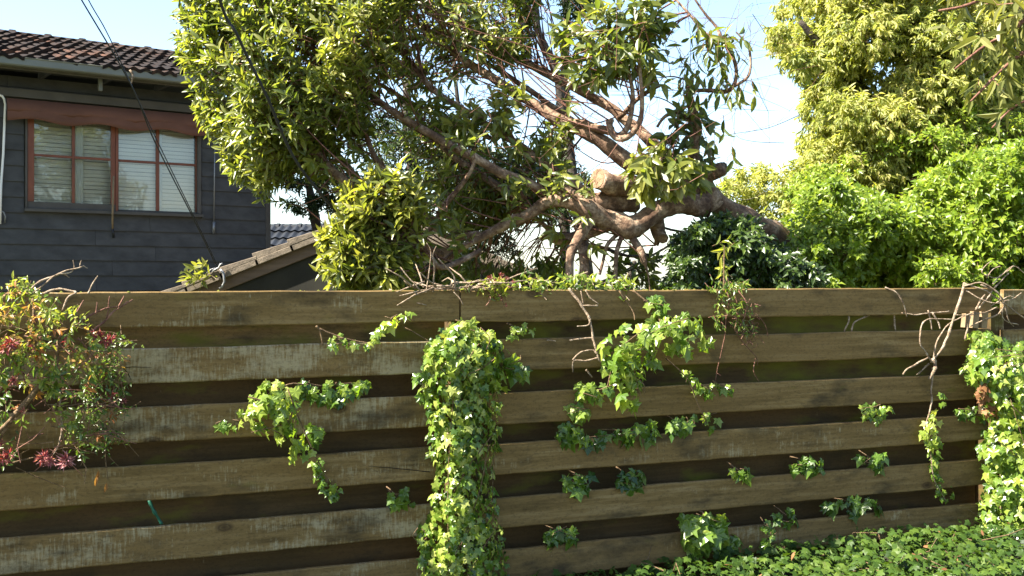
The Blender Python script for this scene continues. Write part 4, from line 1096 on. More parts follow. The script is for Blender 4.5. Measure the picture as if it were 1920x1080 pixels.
backtree(1062, 13.6, [(1060, 640, 12, 13.6), (1058, 400, 11, 13.6), (1056, 200, 10, 13.6), (1062, 60, 8, 13.6), (1064, -120, 6, 13.6)],
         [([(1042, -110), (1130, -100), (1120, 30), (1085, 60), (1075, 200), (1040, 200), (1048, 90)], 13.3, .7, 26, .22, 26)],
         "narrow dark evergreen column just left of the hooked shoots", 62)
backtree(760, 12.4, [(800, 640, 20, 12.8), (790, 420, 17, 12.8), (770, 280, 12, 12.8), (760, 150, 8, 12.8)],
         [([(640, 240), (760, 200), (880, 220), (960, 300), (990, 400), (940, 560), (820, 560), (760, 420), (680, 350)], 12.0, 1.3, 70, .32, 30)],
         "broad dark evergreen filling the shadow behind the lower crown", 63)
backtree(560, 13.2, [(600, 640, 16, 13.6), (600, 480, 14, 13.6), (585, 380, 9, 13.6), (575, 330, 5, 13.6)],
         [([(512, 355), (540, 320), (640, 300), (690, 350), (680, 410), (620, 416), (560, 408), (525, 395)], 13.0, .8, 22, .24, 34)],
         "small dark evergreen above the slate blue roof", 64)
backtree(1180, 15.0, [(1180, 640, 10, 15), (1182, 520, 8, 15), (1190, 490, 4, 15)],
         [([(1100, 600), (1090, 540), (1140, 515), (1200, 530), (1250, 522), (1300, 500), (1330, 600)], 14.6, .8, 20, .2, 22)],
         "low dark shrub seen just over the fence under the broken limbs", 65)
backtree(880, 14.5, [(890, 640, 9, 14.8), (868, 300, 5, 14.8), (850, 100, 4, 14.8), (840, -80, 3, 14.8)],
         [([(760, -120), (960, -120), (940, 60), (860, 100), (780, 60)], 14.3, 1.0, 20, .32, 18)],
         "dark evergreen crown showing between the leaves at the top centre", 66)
# bare fine twigs reaching from the right crown across the sky gap
bt = MB(); random.seed(71)
for pts in ([(1500, 215, 11), (1440, 240, 10.9), (1365, 253, 10.8), (1340, 268, 10.7), (1335, 295, 10.7)], [(1470, 268, 11), (1420, 266, 10.9), (1385, 258, 10.9), (1375, 240, 10.9)], [(1340, 350, 10.6), (1400, 375, 10.7), (1470, 335, 10.9)]):
    sp = spline([(P(x, y, d), .006) for x, y, d in pts], 5); bt.tube([a for a, b in sp], [.0042 - .003 * i / len(sp) for i in range(len(sp))], 4, False)
bo = bt.build("bare_twig_spray", M['darkbark'], yt); bo['kind'] = 'stuff'
print("trees done")
# ---------------------------------------------------------------- ivy and creepers on the fence
def ivy_fill(Lv, poly, count, base, bulge, size, rbase=.5, rvar=.3, down=1.0, half=60.0, layers=0.04, up=.45, lit=.6):
    """ivy leaves over a pad whose outline is `poly`, lying on the boards and bulging towards the road"""
    xs = [p[0] for p in poly]; ys_ = [p[1] for p in poly]
    for _ in range(count):
        x, y = rnd_in(poly); e = edgedist(x, y, poly)
        t = min(1.0, e / half); off = base + bulge * math.sqrt(max(0, 1 - (1 - t) ** 2)) + random.uniform(-layers, layers * .4)
        p = Fp(x, y, max(0.012, off))
        # slope of the pad gives the way the leaf faces
        g = Vector((0, 0, 0))
        if t < 1 and bulge > 0.01:
            ex = edgedist(x + 4, y, poly) - edgedist(x - 4, y, poly); ey = edgedist(x, y + 4, poly) - edgedist(x, y - 4, poly)
            g = (FU * -ex + ZU * ey) * (.2 * (1 - t) * min(1.6, bulge / .06))
        n = FN * .75 + g + ZU * up * .5 + SUN * lit + rv(.36)
        d = Vector((0, 0, -down)) + FU * random.gauss(0, .55) + FN * random.gauss(.15, .25)
        s = .92 * size * random.choice((random.uniform(.75, 1.15), random.uniform(.4, .9)))
        Lv.add(p, d, n, s, s * random.uniform(.8, 1.0), rbase + random.gauss(0, rvar * .6))
def stem(mb, pts, r, n=5, off=.03, taper=.6):
    sp = spline([(Fp(p[0], p[1], p[2] if len(p) > 2 else off), r) for p in pts], 5)
    k = len(sp); w0 = random.uniform(0, 50); r = r * .8
    mb.tube([a + Vector((noise.noise(a * 14 + Vector((w0, 0, 0))), noise.noise(a * 14 + Vector((0, w0, 0))), noise.noise(a * 14 + Vector((0, 0, w0))))) * min(.012, r * 1.6) for a, b in sp],
            [r * (1 - (1 - taper) * i / k) * random.choice((1, 1, .85, 1.1, 1.3)) for i in range(k)], n)
def ivy(name_label, loc, pads, stems=(), group=None, single=300, mat='leaf_ivy', smat='vine', name="climbing_ivy", cat="ivy"):
    e = empty(name, Fp(loc[0], loc[1], .02), name_label, cat, group)
    V = Leaves()
    for pd in pads:
        ivy_fill(V, **dict(pd, count=int(pd['count'] * 1.25)))
        for _ in range(2 if pd['count'] < 60 else 6):      # runners threading through the leaves
            a, b = rnd_in(pd['poly']), rnd_in(pd['poly']); o_ = max(.015, pd['base'] + pd['bulge'] * .85)
            m = MB(); stem(m, [(a[0], min(a[1], b[1]), o_), ((a[0] + b[0]) / 2 + random.uniform(-12, 12), (a[1] + b[1]) / 2, o_ * 1.1), (b[0], max(a[1], b[1]), o_)], .0028, 4)
            m.build("stem", M[smat], e, True)
    for st in stems:
        m = MB(); stem(m, st[0], st[1], off=st[2] if len(st) > 2 else .04); m.build("stem", M[smat], e, True)
    V.build('ivy', mat, e, single)
    return e
random.seed(81)
COLP = [(800, 640), (830, 612), (862, 600), (905, 612), (940, 640), (948, 700), (935, 760), (938, 820), (925, 880), (930, 940), (945, 1000), (955, 1110), (790, 1110), (800, 1000), (806, 940), (815, 880), (805, 830), (800, 780), (790, 720)]
ivy("tall dense column of ivy covering the fence post at the board joint", (870, 1000),
    [dict(poly=COLP, count=860, base=.03, bulge=.13, size=.052, rbase=.6, rvar=.5, half=62),
     dict(poly=COLP, count=620, base=.01, bulge=.08, size=.045, rbase=.42, rvar=.3, half=62),
     dict(poly=[(785, 650), (830, 606), (930, 612), (955, 660), (945, 720), (800, 730)], count=110, base=.04, bulge=.14, size=.07, rbase=.7, half=70),
     dict(poly=[(855, 592), (890, 590), (890, 625), (850, 625)], count=12, base=.1, bulge=.04, size=.075, rbase=.8),
     dict(poly=[(940, 665), (982, 665), (986, 705), (950, 705)], count=12, base=.04, bulge=.05, size=.085, rbase=.4),
     dict(poly=[(776, 700), (800, 690), (805, 745), (780, 740)], count=10, base=.05, bulge=.03, size=.07, rbase=.4),
     dict(poly=[(775, 1000), (800, 960), (810, 1050), (785, 1060)], count=14, base=.03, bulge=.04, size=.065, rbase=.45)],
    [([(870, 1090, .02), (866, 950, .03), (872, 800, .04), (868, 620, .05)], .012), ([(885, 1090), (893, 900), (884, 720)], .008), ([(757, 613, .03), (775, 622, .05), (805, 640, .08)], .004)], single=300)
ivy("ivy sprig drooping over the second board left of the ivy column's top", (700, 635),
    [dict(poly=[(690, 640), (700, 615), (735, 590), (765, 582), (768, 600), (735, 612), (705, 640)], count=26, base=.05, bulge=.06, size=.06, rbase=.72, down=.4),
     dict(poly=[(612, 630), (640, 620), (650, 645), (618, 648)], count=9, base=.04, bulge=.03, size=.055, rbase=.55),
     dict(poly=[(640, 635), (690, 640), (690, 652), (640, 650)], count=5, base=.02, bulge=.02, size=.05, rbase=.5)],
    [([(592, 612, .05), (601, 622, .05), (606, 646, .04)], .006), ([(598, 616, .05), (640, 632, .05), (690, 644, .04), (700, 640, .05)], .005)])
ivy("bushy ivy bunch trailing from the third board left of the ivy column", (510, 730),
    [dict(poly=[(440, 770), (470, 745), (480, 712), (510, 705), (550, 725), (562, 770), (560, 800), (575, 830), (600, 845), (580, 862), (550, 855), (530, 820), (500, 812), (455, 800)], count=105, base=.05, bulge=.11, size=.066, rbase=.68, half=45),
     dict(poly=[(405, 792), (440, 780), (445, 802), (408, 803)], count=7, base=.03, bulge=.02, size=.05, rbase=.3),
     dict(poly=[(560, 712), (590, 706), (640, 716), (690, 710), (690, 725), (640, 752), (590, 750), (560, 740)], count=42, base=-.03, bulge=.06, size=.068, rbase=.42, half=25),
     dict(poly=[(570, 790), (605, 800), (600, 830), (575, 825)], count=14, base=.02, bulge=.03, size=.06, rbase=.35),
     dict(poly=[(575, 860), (600, 855), (612, 890), (640, 920), (632, 936), (612, 925), (590, 885)], count=26, base=.02, bulge=.03, size=.05, rbase=.38)],
    [([(690, 718, -.03), (600, 722, -.02), (540, 722, .05), (500, 740, .1)], .006), ([(540, 730, .1), (580, 830, .07), (605, 880, .05), (634, 925, .03)], .004)])
ivy("large ivy spray hanging over the boards right of the ivy column", (1210, 640),
    [dict(poly=[(1125, 640), (1150, 605), (1200, 600), (1240, 585), (1290, 580), (1335, 595), (1325, 640), (1290, 665), (1240, 660), (1215, 690), (1210, 740), (1185, 765), (1160, 745), (1140, 700)], count=135, base=.06, bulge=.13, size=.085, rbase=.58, half=60),
     dict(poly=[(1205, 555), (1240, 548), (1262, 570), (1240, 590), (1205, 572)], count=14, base=.05, bulge=.03, size=.075, rbase=.4),
     dict(poly=[(1080, 715), (1110, 710), (1150, 720), (1140, 750), (1100, 750), (1082, 735)], count=22, base=.05, bulge=.06, size=.07, rbase=.66),
     dict(poly=[(1060, 760), (1100, 750), (1110, 775), (1070, 790)], count=12, base=.04, bulge=.03, size=.075, rbase=.5),
     dict(poly=[(1275, 690), (1310, 700), (1340, 730), (1335, 745), (1290, 722)], count=12, base=.05, bulge=.03, size=.06, rbase=.5),
     dict(poly=[(1330, 715), (1350, 705), (1385, 730), (1375, 742)], count=7, base=.03, bulge=.02, size=.055, rbase=.35),
     dict(poly=[(1315, 770), (1350, 780), (1350, 808), (1325, 800)], count=8, base=.02, bulge=.02, size=.06, rbase=.35)],
    [([(1185, 545, .02), (1222, 575, .05), (1240, 610, .1)], .007), ([(1160, 545, .02), (1185, 580, .03), (1190, 600, .06)], .004), ([(1248, 672, .08), (1285, 705, .07), (1305, 745, .06), (1325, 795, .03)], .005), ([(1310, 720, .05), (1360, 735, .04)], .003), ([(1150, 650, .1), (1148, 690, .1), (1135, 735, .08)], .004)])
ivy("row of dark ivy leaves in the gap under the large ivy spray", (1140, 815),
    [dict(poly=[(1035, 800), (1060, 785), (1110, 812), (1180, 790), (1230, 785), (1232, 815), (1160, 828), (1060, 832)], count=46, base=-.06, bulge=.08, size=.082, rbase=.25, half=20, lit=.2)],  # low leaf tone, coloured for the shade inside the gap
    [([(1040, 820, -.03), (1130, 818, -.03), (1230, 805, -.03)], .005)])
GG = "ivy sprigs in the fence gaps"
for lab, loc, poly, cnt, base, rb, sz in (
    ("ivy tuft in the gap right of the dark ivy row", (1275, 795), [(1250, 785), (1300, 778), (1300, 800), (1262, 812)], 12, -.02, .36, .075),
    ("star-shaped ivy leaves in the fourth gap directly below the dark ivy row", (1105, 900), [(1060, 885), (1110, 885), (1110, 912), (1070, 915)], 12, -.03, .36, .085),
    ("dim ivy leaves in the fourth gap beside the star-shaped ivy leaves", (1180, 895), [(1155, 880), (1205, 875), (1200, 908), (1160, 912)], 12, -.07, .25, .085),
    ("pair of pale ivy leaves standing on the lit edge of the fifth right board", (1385, 880), [(1362, 872), (1408, 870), (1404, 892), (1368, 892)], 8, -.02, .5, .085),
    ("ivy sprig with one small bright tip in the gap left of the hanging vine", (1515, 865), [(1480, 862), (1500, 850), (1545, 855), (1545, 885), (1485, 888)], 14, -.03, .38, .082),
    ("broad-leaved ivy sprig in the gap nearest the hanging vine", (1640, 862), [(1610, 850), (1660, 845), (1662, 870), (1615, 876)], 12, -.03, .4, .085),
    ("ivy leaves with glinting edges low in the gap beside the column's left edge", (745, 930), [(725, 918), (770, 910), (775, 945), (728, 945)], 14, -.03, .35, .07),
    ("dim ivy leaves low in the sixth gap near the bottom of the ivy column", (1050, 998), [(1018, 990), (1080, 980), (1082, 1008), (1025, 1015)], 15, -.04, .28, .085),
    ("ivy leaves along the lowest gap under the hanging vine", (1605, 942), [(1545, 935), (1650, 925), (1655, 955), (1550, 962)], 24, -.04, .33, .08),
    ("small ivy sprig trailing down the sixth right board", (1445, 1000), [(1425, 975), (1455, 970), (1462, 1000), (1440, 1030), (1418, 1020)], 14, .02, .45, .06),
    ("ivy tuft growing from the lowest gap above the small trailing sprig", (1475, 965), [(1450, 955), (1490, 950), (1495, 978), (1455, 985)], 10, -.01, .4, .065),
    ("sunlit ivy tip poking from the first gap just right of the ivy column", (975, 618), [(952, 612), (985, 603), (1004, 612), (985, 632), (955, 634)], 12, .01, .75, .045),
    ):
    ivy(lab, loc, [dict(poly=poly, count=cnt, base=base, bulge=.05, size=sz, rbase=rb - .1, rvar=.22, half=14, lit=.25)], [([(poly[0][0], poly[0][1] - 6, -.05), (loc[0], loc[1], base + .03)], .004)], group=GG)  # leaf tone lowered so the colour carries the shade of the gaps
ivy("glossy round-leaved sprig with white glints in the third right gap", (1638, 770), [dict(poly=[(1605, 758), (1640, 752), (1672, 756), (1668, 780), (1620, 785)], count=20, base=-.01, bulge=.05, size=.062, rbase=.5, half=16)], [([(1640, 752, -.04), (1636, 775, .02)], .004)])
ivy("large-leaved ivy clump spilling over the sixth right board above the ground ivy", (1330, 985),
    [dict(poly=[(1255, 965), (1300, 960), (1360, 955), (1372, 975), (1375, 1000), (1392, 1010), (1385, 1025), (1340, 1022), (1300, 1030), (1275, 1010)], count=56, base=.02, bulge=.07, size=.10, rbase=.5, rvar=.2, half=30),
     dict(poly=[(1290, 1020), (1312, 1025), (1316, 1055), (1295, 1050)], count=9, base=.02, bulge=.03, size=.06, rbase=.6)],
    [([(1290, 958, -.05), (1320, 965, .03), (1305, 1040, .04)], .005)])
random.seed(83)
IVR = [(1805, 690), (1830, 640), (1850, 615), (1900, 640), (1990, 630), (2010, 1100), (1855, 1100), (1840, 1010), (1838, 930), (1848, 880), (1830, 830), (1850, 790), (1836, 740)]
ivy("deep mass of ivy swallowing the fence post at the right edge", (1890, 1000),
    [dict(poly=IVR, count=900, base=.04, bulge=.26, size=.072, rbase=.52, rvar=.3, half=110),
     dict(poly=IVR, count=500, base=.02, bulge=.14, size=.06, rbase=.36, rvar=.3, half=110),
     dict(poly=[(1855, 640), (1990, 640), (1990, 980), (1890, 980), (1875, 800)], count=380, base=.16, bulge=.18, size=.062, rbase=.72, half=80),
     dict(poly=[(1818, 620), (1850, 610), (1885, 640), (1850, 660), (1815, 645)], count=30, base=.05, bulge=.08, size=.075, rbase=.66),
     dict(poly=[(1790, 765), (1830, 760), (1850, 785), (1800, 780)], count=14, base=-.02, bulge=.05, size=.065, rbase=.4)],
    [([(1900, 1090, .05), (1890, 900, .1), (1900, 660, .12)], .014), ([(1960, 1090, .1), (1930, 850, .2), (1940, 660, .2)], .01)], single=300)
# dead leaves caught in it
e = empty("dead_leaf_clump", Fp(1862, 745, .2), "clump of dead brown leaves caught at the left edge of the deep ivy mass", "dead leaves")
V = Leaves(); ivy_fill(V, [(1825, 705), (1860, 715), (1885, 760), (1870, 790), (1840, 770)], 46, .16, .05, .05, .5, .5, down=.6)
V.build('ivy', 'leaf_dead', e, 60)

# ground ivy: countless leaves over a low bank
random.seed(85)
def bank(s, o):
    h = .29 + .045 * noise.noise(Vector((s * 2.2, o * 2.2, 1))) + .02 * noise.noise(Vector((s * 7, o * 7, 4))) + .022 * max(-3, min(1.5, s - 1.8))
    return h * min(1, (1.35 - o) / .4) if o < 1.35 else 0
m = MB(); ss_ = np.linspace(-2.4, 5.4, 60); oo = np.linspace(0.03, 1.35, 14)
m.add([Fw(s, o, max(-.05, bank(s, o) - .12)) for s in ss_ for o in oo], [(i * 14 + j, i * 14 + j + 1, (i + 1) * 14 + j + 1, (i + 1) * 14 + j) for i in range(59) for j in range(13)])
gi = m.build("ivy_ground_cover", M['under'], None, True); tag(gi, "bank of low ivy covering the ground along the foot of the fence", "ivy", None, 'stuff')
pp_, dd_, nn_, ll_, ww_, rr_ = [], [], [], [], [], []
for _ in range(15500):
    s = random.uniform(-1.6, 5.2) if random.random() < .8 else random.uniform(-2.4, 5.4); o = random.uniform(.03, 1.3) ** 1.0
    z = bank(s, o) + random.uniform(-.09, .03) + .03 * noise.noise(Vector((s * 5, o * 5, 2)))
    a = random.uniform(0, 6.28); d = Vector((math.cos(a), math.sin(a), -.35)) + FN * .5
    n = Vector((0, 0, 1)) + FN * .5 + rv(.35); sz = random.uniform(.024, .058)
    pp_.append(tuple(Fw(s, o, z))); dd_.append(tuple(d)); nn_.append(tuple(n)); ll_.append(sz); ww_.append(sz * .9)
    rr_.append(min(1, max(0, .45 + random.gauss(0, .2) + .3 * noise.noise(Vector((s * 1.5, o * 1.5, 8))))))
me = leaves_mesh("ivy_leaves", 'ivy', np.array(pp_), np.array(dd_), np.array(nn_), np.array(ll_), np.array(ww_), np.array(rr_), M['leaf_ivy_shaded'])
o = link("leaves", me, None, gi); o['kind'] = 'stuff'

dp = [(random.uniform(-.6, 5.2), random.uniform(.05, 1.2)) for _ in range(80)]
me = leaves_mesh("dead_leaves", 'lance', np.array([tuple(Fw(a, b, bank(a, b) + random.uniform(-.03, .03))) for a, b in dp]), rng.normal(0, 1, (80, 3)), np.tile(np.array([[.2, -.4, .9]]), (80, 1)) + rng.normal(0, .3, (80, 3)), rng.uniform(.025, .05, 80), rng.uniform(.01, .02, 80), rng.uniform(0, 1, 80), M['leaf_dead'])
o = link("dead_leaves", me, None, gi); o['kind'] = 'stuff'
m = MB()
for _ in range(120):
    a, b = random.uniform(-.6, 5.2), random.uniform(.05, 1.2); q = Fw(a, b, bank(a, b) + random.uniform(-.03, .02)); dr = FU * random.gauss(0, 1) + FN * random.gauss(0, 1) + ZU * random.gauss(0, .3); dr.normalize(); ln = random.uniform(.05, .25)
    m.tube([q, q + dr * ln * .5 + rv(.02), q + dr * ln + rv(.02)], [.003, .0025, .0015], 4, False)
o = m.build("stems", M['vine'], gi); o['kind'] = 'stuff'

# ---------------------------------------------------------------- flowering honeysuckle, left edge
hs_ = empty("flowering_climber", Fp(80, 860, .2), "tangled climber with pink-red flower clusters hanging over the left end of the fence", "climbing plant")
V = Leaves(); VY = Leaves(); T = MB(); random.seed(87)
def climber(poly, count, base, bulge, ll, lw, rb, rvv, half=70, nl=(5, 8), tl=.09, bias=Vector((0, 0, 0)), droop=.5):
    for _ in range(count):
        x, y = rnd_in(poly); e = edgedist(x, y, poly); t = min(1, e / half)
        p = Fp(x, y, base + bulge * math.sqrt(max(0, 1 - (1 - t) ** 2)) + random.uniform(-.06, .03))
        sprig(VY if random.random() < (.14 if y < 680 else .06) else V, T, p, FN * .6 + rv(.6) + bias, tl * random.uniform(.7, 1.4), random.randint(*nl), ll, lw, droop=droop, rbase=rb + .2 * noise.noise(p * 4), rvar=rvv, twr=.0016)
H1 = [(-60, 530), (40, 528), (110, 560), (165, 590), (200, 640), (205, 680), (150, 690), (90, 660), (-60, 660)]
climber(H1, 82, .08, .26, .036, .013, .72, .28, bias=Vector((0, 0, .4)))
H2 = [(-60, 640), (60, 640), (140, 660), (200, 690), (180, 740), (150, 800), (130, 830), (90, 760), (40, 730), (-60, 760)]
climber(H2, 54, .06, .22, .042, .016, .5, .3)
climber([(140, 690), (230, 690), (240, 760), (215, 830), (160, 860), (130, 800)], 70, .03, .08, .03, .011, .34, .25)
climber([(-60, 740), (20, 740), (60, 800), (20, 860), (-60, 870)], 34, .03, .1, .03, .011, .34, .25)
climber([(15, 520), (60, 525), (70, 550), (20, 555)], 16, .1, .1, .034, .013, .8, .2, bias=Vector((0, 0, .7)))
climber([(160, 640), (240, 620), (250, 680), (180, 700)], 26, .05, .1, .028, .010, .5, .3)
V.build('lance', 'leaf_jas', hs_, 220)
VY.build('lance', 'leaf_young', hs_, 80, 'young_leaf', 'young_foliage')
T.build("twigs", M['vine'], hs_)['kind'] = 'stuff'
def hst(pts, r, mat='vine', n=6, taper=.5):
    m = MB(); stem(m, pts, r, n, taper=taper); return m.build("stem", M[mat], hs_, True)
for pts, r, mt in (([(-40, 900, .1), (10, 800, .14), (55, 745, .18), (100, 700, .2), (110, 640, .2)], .016, 'vine'), ([(-40, 860, .12), (30, 770, .16), (80, 720, .2), (120, 700, .18)], .010, 'vine'),
                   ([(-30, 760, .12), (30, 700, .2), (60, 620, .22), (60, 560, .2)], .009, 'vine'), ([(55, 545, .22), (80, 524, .2), (108, 513, .2), (137, 505, .2), (158, 497, .2)], .006, 'dry'),
                   ([(108, 513, .2), (130, 512, .2), (138, 503, .2), (136, 488, .2)], .004, 'dry'), ([(62, 548, .2), (100, 518, .2), (116, 514, .2), (130, 520, .2)], .004, 'dry'), ([(150, 498, .2), (153, 487, .2)], .003, 'dry'), ([(156, 498, .2), (164, 503, .2)], .003, 'dry'),
                   ([(82, 550, .1), (102, 544, .1), (143, 546, .12), (128, 560, .14), (120, 582, .15)], .008, 'dry'), ([(165, 552, .1), (176, 530, .1), (185, 516, .1)], .005, 'dry'),
                   ([(140, 592, .15), (150, 575, .15), (158, 562, .15)], .005, 'twig'), ([(156, 600, .15), (178, 588, .12), (200, 578, .12), (222, 575, .12)], .005, 'twig'), ([(170, 622, .14), (200, 600, .12), (216, 582, .12), (232, 570, .12), (250, 560, .12)], .006, 'twig'),
                   ([(222, 575, .12), (230, 560, .12), (232, 555, .12)], .004, 'twig'), ([(236, 567, .12), (248, 566, .12)], .003, 'twig'), ([(200, 598, .12), (204, 580, .12), (206, 556, .12)], .004, 'twig'), ([(180, 588, .12), (182, 566, .12)], .004, 'twig'),
                   ([(165, 634, .15), (190, 642, .14), (215, 646, .13), (232, 650, .12)], .005, 'twig'), ([(222, 648, .12), (227, 637, .12)], .003, 'dry'),
                   ([(112, 735, .15), (116, 790, .14), (112, 830, .14), (101, 855, .14)], .005, 'dry'), ([(164, 690, .1), (166, 780, .08), (164, 830, .08)], .003, 'vine'), ([(215, 720, .08), (205, 790, .06), (198, 850, .05), (202, 900, .05)], .003, 'vine'), ([(20, 870, .1), (70, 855, .1), (120, 840, .1), (180, 850, .08)], .004, 'vine')):
    hst(pts, r, mt)
for _ in range(90):   # fine red-brown tangle
    x, y = rnd_in([(-40, 560), (140, 580), (220, 640), (230, 760), (200, 860), (20, 880), (-40, 840)])
    m = T = MB(); a = Fp(x, y, random.uniform(.08, .28)); dr = (FU * random.gauss(0, .7) + ZU * random.gauss(-.2, .6) + FN * random.gauss(0, .3)).normalized(); ln = random.uniform(.06, .2)
    m.tube([a, a + dr * ln * .5 + rv(.012), a + dr * ln + rv(.02)], [.0026, .002, .0012], 4, False); m.build("stem", M['twig' if random.random() < .6 else 'vine'], hs_)
def flower(parent, px, py, off, r, n=26, tone=.5, axis=None, mat='petal'):
    r *= .95; n = int(n * 1.5); off += .03; c = Fp(px, py, off); FV = Leaves()
    for _ in range(n):
        d = rv(); 
        if axis is not None: d = d * .55 + axis
        d = d + FN * .25; d.normalize()
        FV.add(c + d * r * .15, d, rv(), r * random.uniform(.7, 1.2), r * .15, tone + random.uniform(-.35, .45))
    p, d, nn2 = (np.array(a, float) for a in (FV.p, FV.d, FV.n))
    me = leaves_mesh("flower_cluster", 'small', p, d, nn2, np.array(FV.l), np.array(FV.w), np.array(FV.r), M[mat])
    return link("flower_cluster", me, None, parent)
for px, py, off, r, n, tn in ((22, 643, .28, .035, 30, .25), (10, 655, .26, .03, 24, .2), (25, 715, .24, .022, 40, .5), (185, 632, .16, .032, 34, .25), (200, 640, .14, .03, 30, .35), (208, 634, .14, .026, 24, .3), (178, 628, .15, .026, 22, .15), (140, 795, .12, .014, 22, .3),
                              (80, 858, .16, .036, 34, .45), (93, 864, .16, .03, 24, .7), (124, 862, .16, .04, 40, .75), (0, 830, .1, .02, 20, .25), (5, 860, .12, .035, 24, .2), (18, 852, .12, .03, 20, .3), (208, 740, .07, .024, 20, .3), (232, 752, .06, .018, 16, .4), (44, 770, .16, .018, 16, .4), (125, 640, .26, .02, 16, .2), (60, 652, .28, .018, 14, .2), (138, 655, .24, .02, 16, .25), (70, 595, .3, .02, 14, .3)):
    flower(hs_, px, py, off, r, n, tn)
V = Leaves()
for (px, py) in ((185, 882), (182, 893), (200, 905)):
    V.add(Fp(px, py, .06), Vector((-.2, 0, -1)), FN + rv(.2), .045, .014, .8)
V.build('lance', 'leaf_dead', hs_, 10)

# red-twigged honeysuckle trailing right of the large ivy spray
tc = empty("trailing_climber", Fp(1390, 560, .05), "thin red-stemmed climber trailing over the top boards right of the large ivy spray", "climbing plant")
V = Leaves(); T = MB(); random.seed(89)
for poly, cn in (([(1345, 548), (1372, 545), (1378, 600), (1352, 625), (1340, 600)], 16), ([(1375, 560), (1415, 565), (1425, 610), (1400, 630), (1372, 600)], 20), ([(1335, 530), (1400, 528), (1400, 548), (1335, 548)], 16)):
    for _ in range(cn):
        x, y = rnd_in(poly); sprig(V, T, Fp(x, y, random.uniform(.03, .08)), rv(.6) + FN * .3 - ZU * .3, .06, random.randint(4, 6), .034, .009, droop=.5, rbase=.45, rvar=.35, twr=.0014)
V.build('lance', 'leaf_jas', tc, 200)
T.build("twigs", M['twig'], tc)['kind'] = 'stuff'
for pts, r in (([(1360, 542, .01), (1366, 560, .03), (1362, 590, .05), (1358, 635, .05), (1345, 690, .04), (1340, 720, .03)], .0035), ([(1385, 545, .02), (1400, 570, .05), (1395, 600, .06), (1382, 625, .05), (1400, 650, .04), (1418, 670, .03), (1420, 685, .03)], .0035), ([(1420, 590, .04), (1435, 610, .03), (1440, 632, .03)], .003), ([(1416, 672, .03), (1413, 695, .03), (1423, 715, .02)], .003), ([(1345, 700, .03), (1352, 705, .03)], .003)):
    m = MB(); stem(m, pts, r); m.build("stem", M['twig'], tc, True)
for _ in range(60):
    x, y = rnd_in([(1375, 555), (1415, 560), (1430, 610), (1410, 660), (1385, 640), (1370, 600)]); a = Fp(x, y, random.uniform(.03, .07)); dr = rv().normalized()
    m = MB(); m.tube([a, a + dr * .025, a + dr * .05 + rv(.008)], [.0016, .0014, .001], 3, False); m.build("twig", M['twig'], tc)

# ---------------------------------------------------------------- bare vines
def vine(label, loc, runs, mat='dry', name="bare_vine", cat="vine", extra=()):
    e = empty(name, Fp(loc[0], loc[1], .03), label, cat)
    for pts, r in runs:
        m = MB(); stem(m, pts, r, 7, taper=.7); m.build("stem", M[mat], e, True)
    for lv, kind, mk in extra: lv.build(kind, mk, e, 100)
    return e
random.seed(91)
vine("bare kinked vine stem hanging left of the large ivy spray", (1110, 560),
     [([(1068, 542, .0), (1092, 575, .03), (1105, 595, .05), (1108, 612, .05), (1113, 640, .06), (1122, 672, .06), (1128, 678, .06)], .0085), ([(1092, 574, .03), (1108, 573, .04), (1122, 572, .04)], .006), ([(1090, 546, .02), (1094, 570, .03)], .004), ([(1098, 545, .02), (1108, 560, .03), (1122, 570, .04)], .005),
      ([(1106, 597, .05), (1102, 610, .05), (1082, 611, .04)], .004), ([(1122, 672, .06), (1100, 676, .05), (1076, 676, .04), (1073, 697, .04)], .0055), ([(1075, 675, .04), (1090, 660, .05), (1110, 657, .05), (1118, 664, .06)], .005), ([(1070, 638, .02), (1090, 634, .03), (1110, 633, .05)], .006), ([(1098, 693, .03), (1110, 708, .04)], .005), ([(1026, 638, .01), (1042, 640, .02)], .004)])
V = Leaves()
ivy_fill(V, [(1735, 775), (1752, 768), (1762, 790), (1758, 825), (1745, 840), (1728, 815)], 26, .06, .04, .06, .8, .2)
ivy_fill(V, [(1752, 800), (1772, 812), (1765, 850), (1765, 900), (1748, 895), (1742, 850)], 24, .02, .03, .055, .42, .2)
ivy_fill(V, [(1745, 890), (1760, 890), (1800, 920), (1770, 945), (1752, 925)], 20, .02, .03, .045, .45, .2)
ivy_fill(V, [(1750, 730), (1762, 728), (1778, 748), (1765, 760)], 6, .03, .02, .055, .5, .2)
vine("pale branching vine stem with a hanging ivy tail before the right boards", (1750, 690),
     [([(1808, 532, .02), (1800, 560, .06), (1780, 620, .07), (1765, 655, .06), (1748, 680, .05)], .0105), ([(1750, 670, .05), (1752, 690, .06), (1745, 710, .05)], .014), ([(1750, 690, .05), (1748, 730, .05), (1744, 762, .05), (1735, 800, .06)], .007), ([(1748, 680, .05), (1735, 660, .06), (1724, 640, .06), (1728, 610, .05), (1745, 598, .04), (1790, 600, .03)], .006),
      ([(1750, 672, .05), (1756, 640, .06), (1778, 610, .05), (1800, 596, .04), (1830, 585, .04)], .0055), ([(1742, 670, .05), (1720, 682, .05), (1702, 690, .05), (1695, 703, .04)], .0075), ([(1742, 682, .05), (1728, 695, .04), (1718, 702, .04)], .006), ([(1740, 582, .02), (1745, 600, .02), (1748, 618, .02)], .006), ([(1748, 585, .02), (1760, 605, .03), (1762, 617, .03)], .006),
      ([(1818, 594, .06), (1815, 620, .06), (1811, 638, .06)], .008), ([(1735, 800, .06), (1745, 850, .05), (1752, 900, .04), (1775, 940, .03)], .004), ([(1660, 538, .0), (1680, 548, .03), (1695, 575, .03), (1700, 592, .02)], .006), ([(1690, 588, .0), (1720, 590, .02), (1755, 586, .02), (1780, 584, .02)], .005)],
     extra=((V, 'ivy', 'leaf_ivy'),))
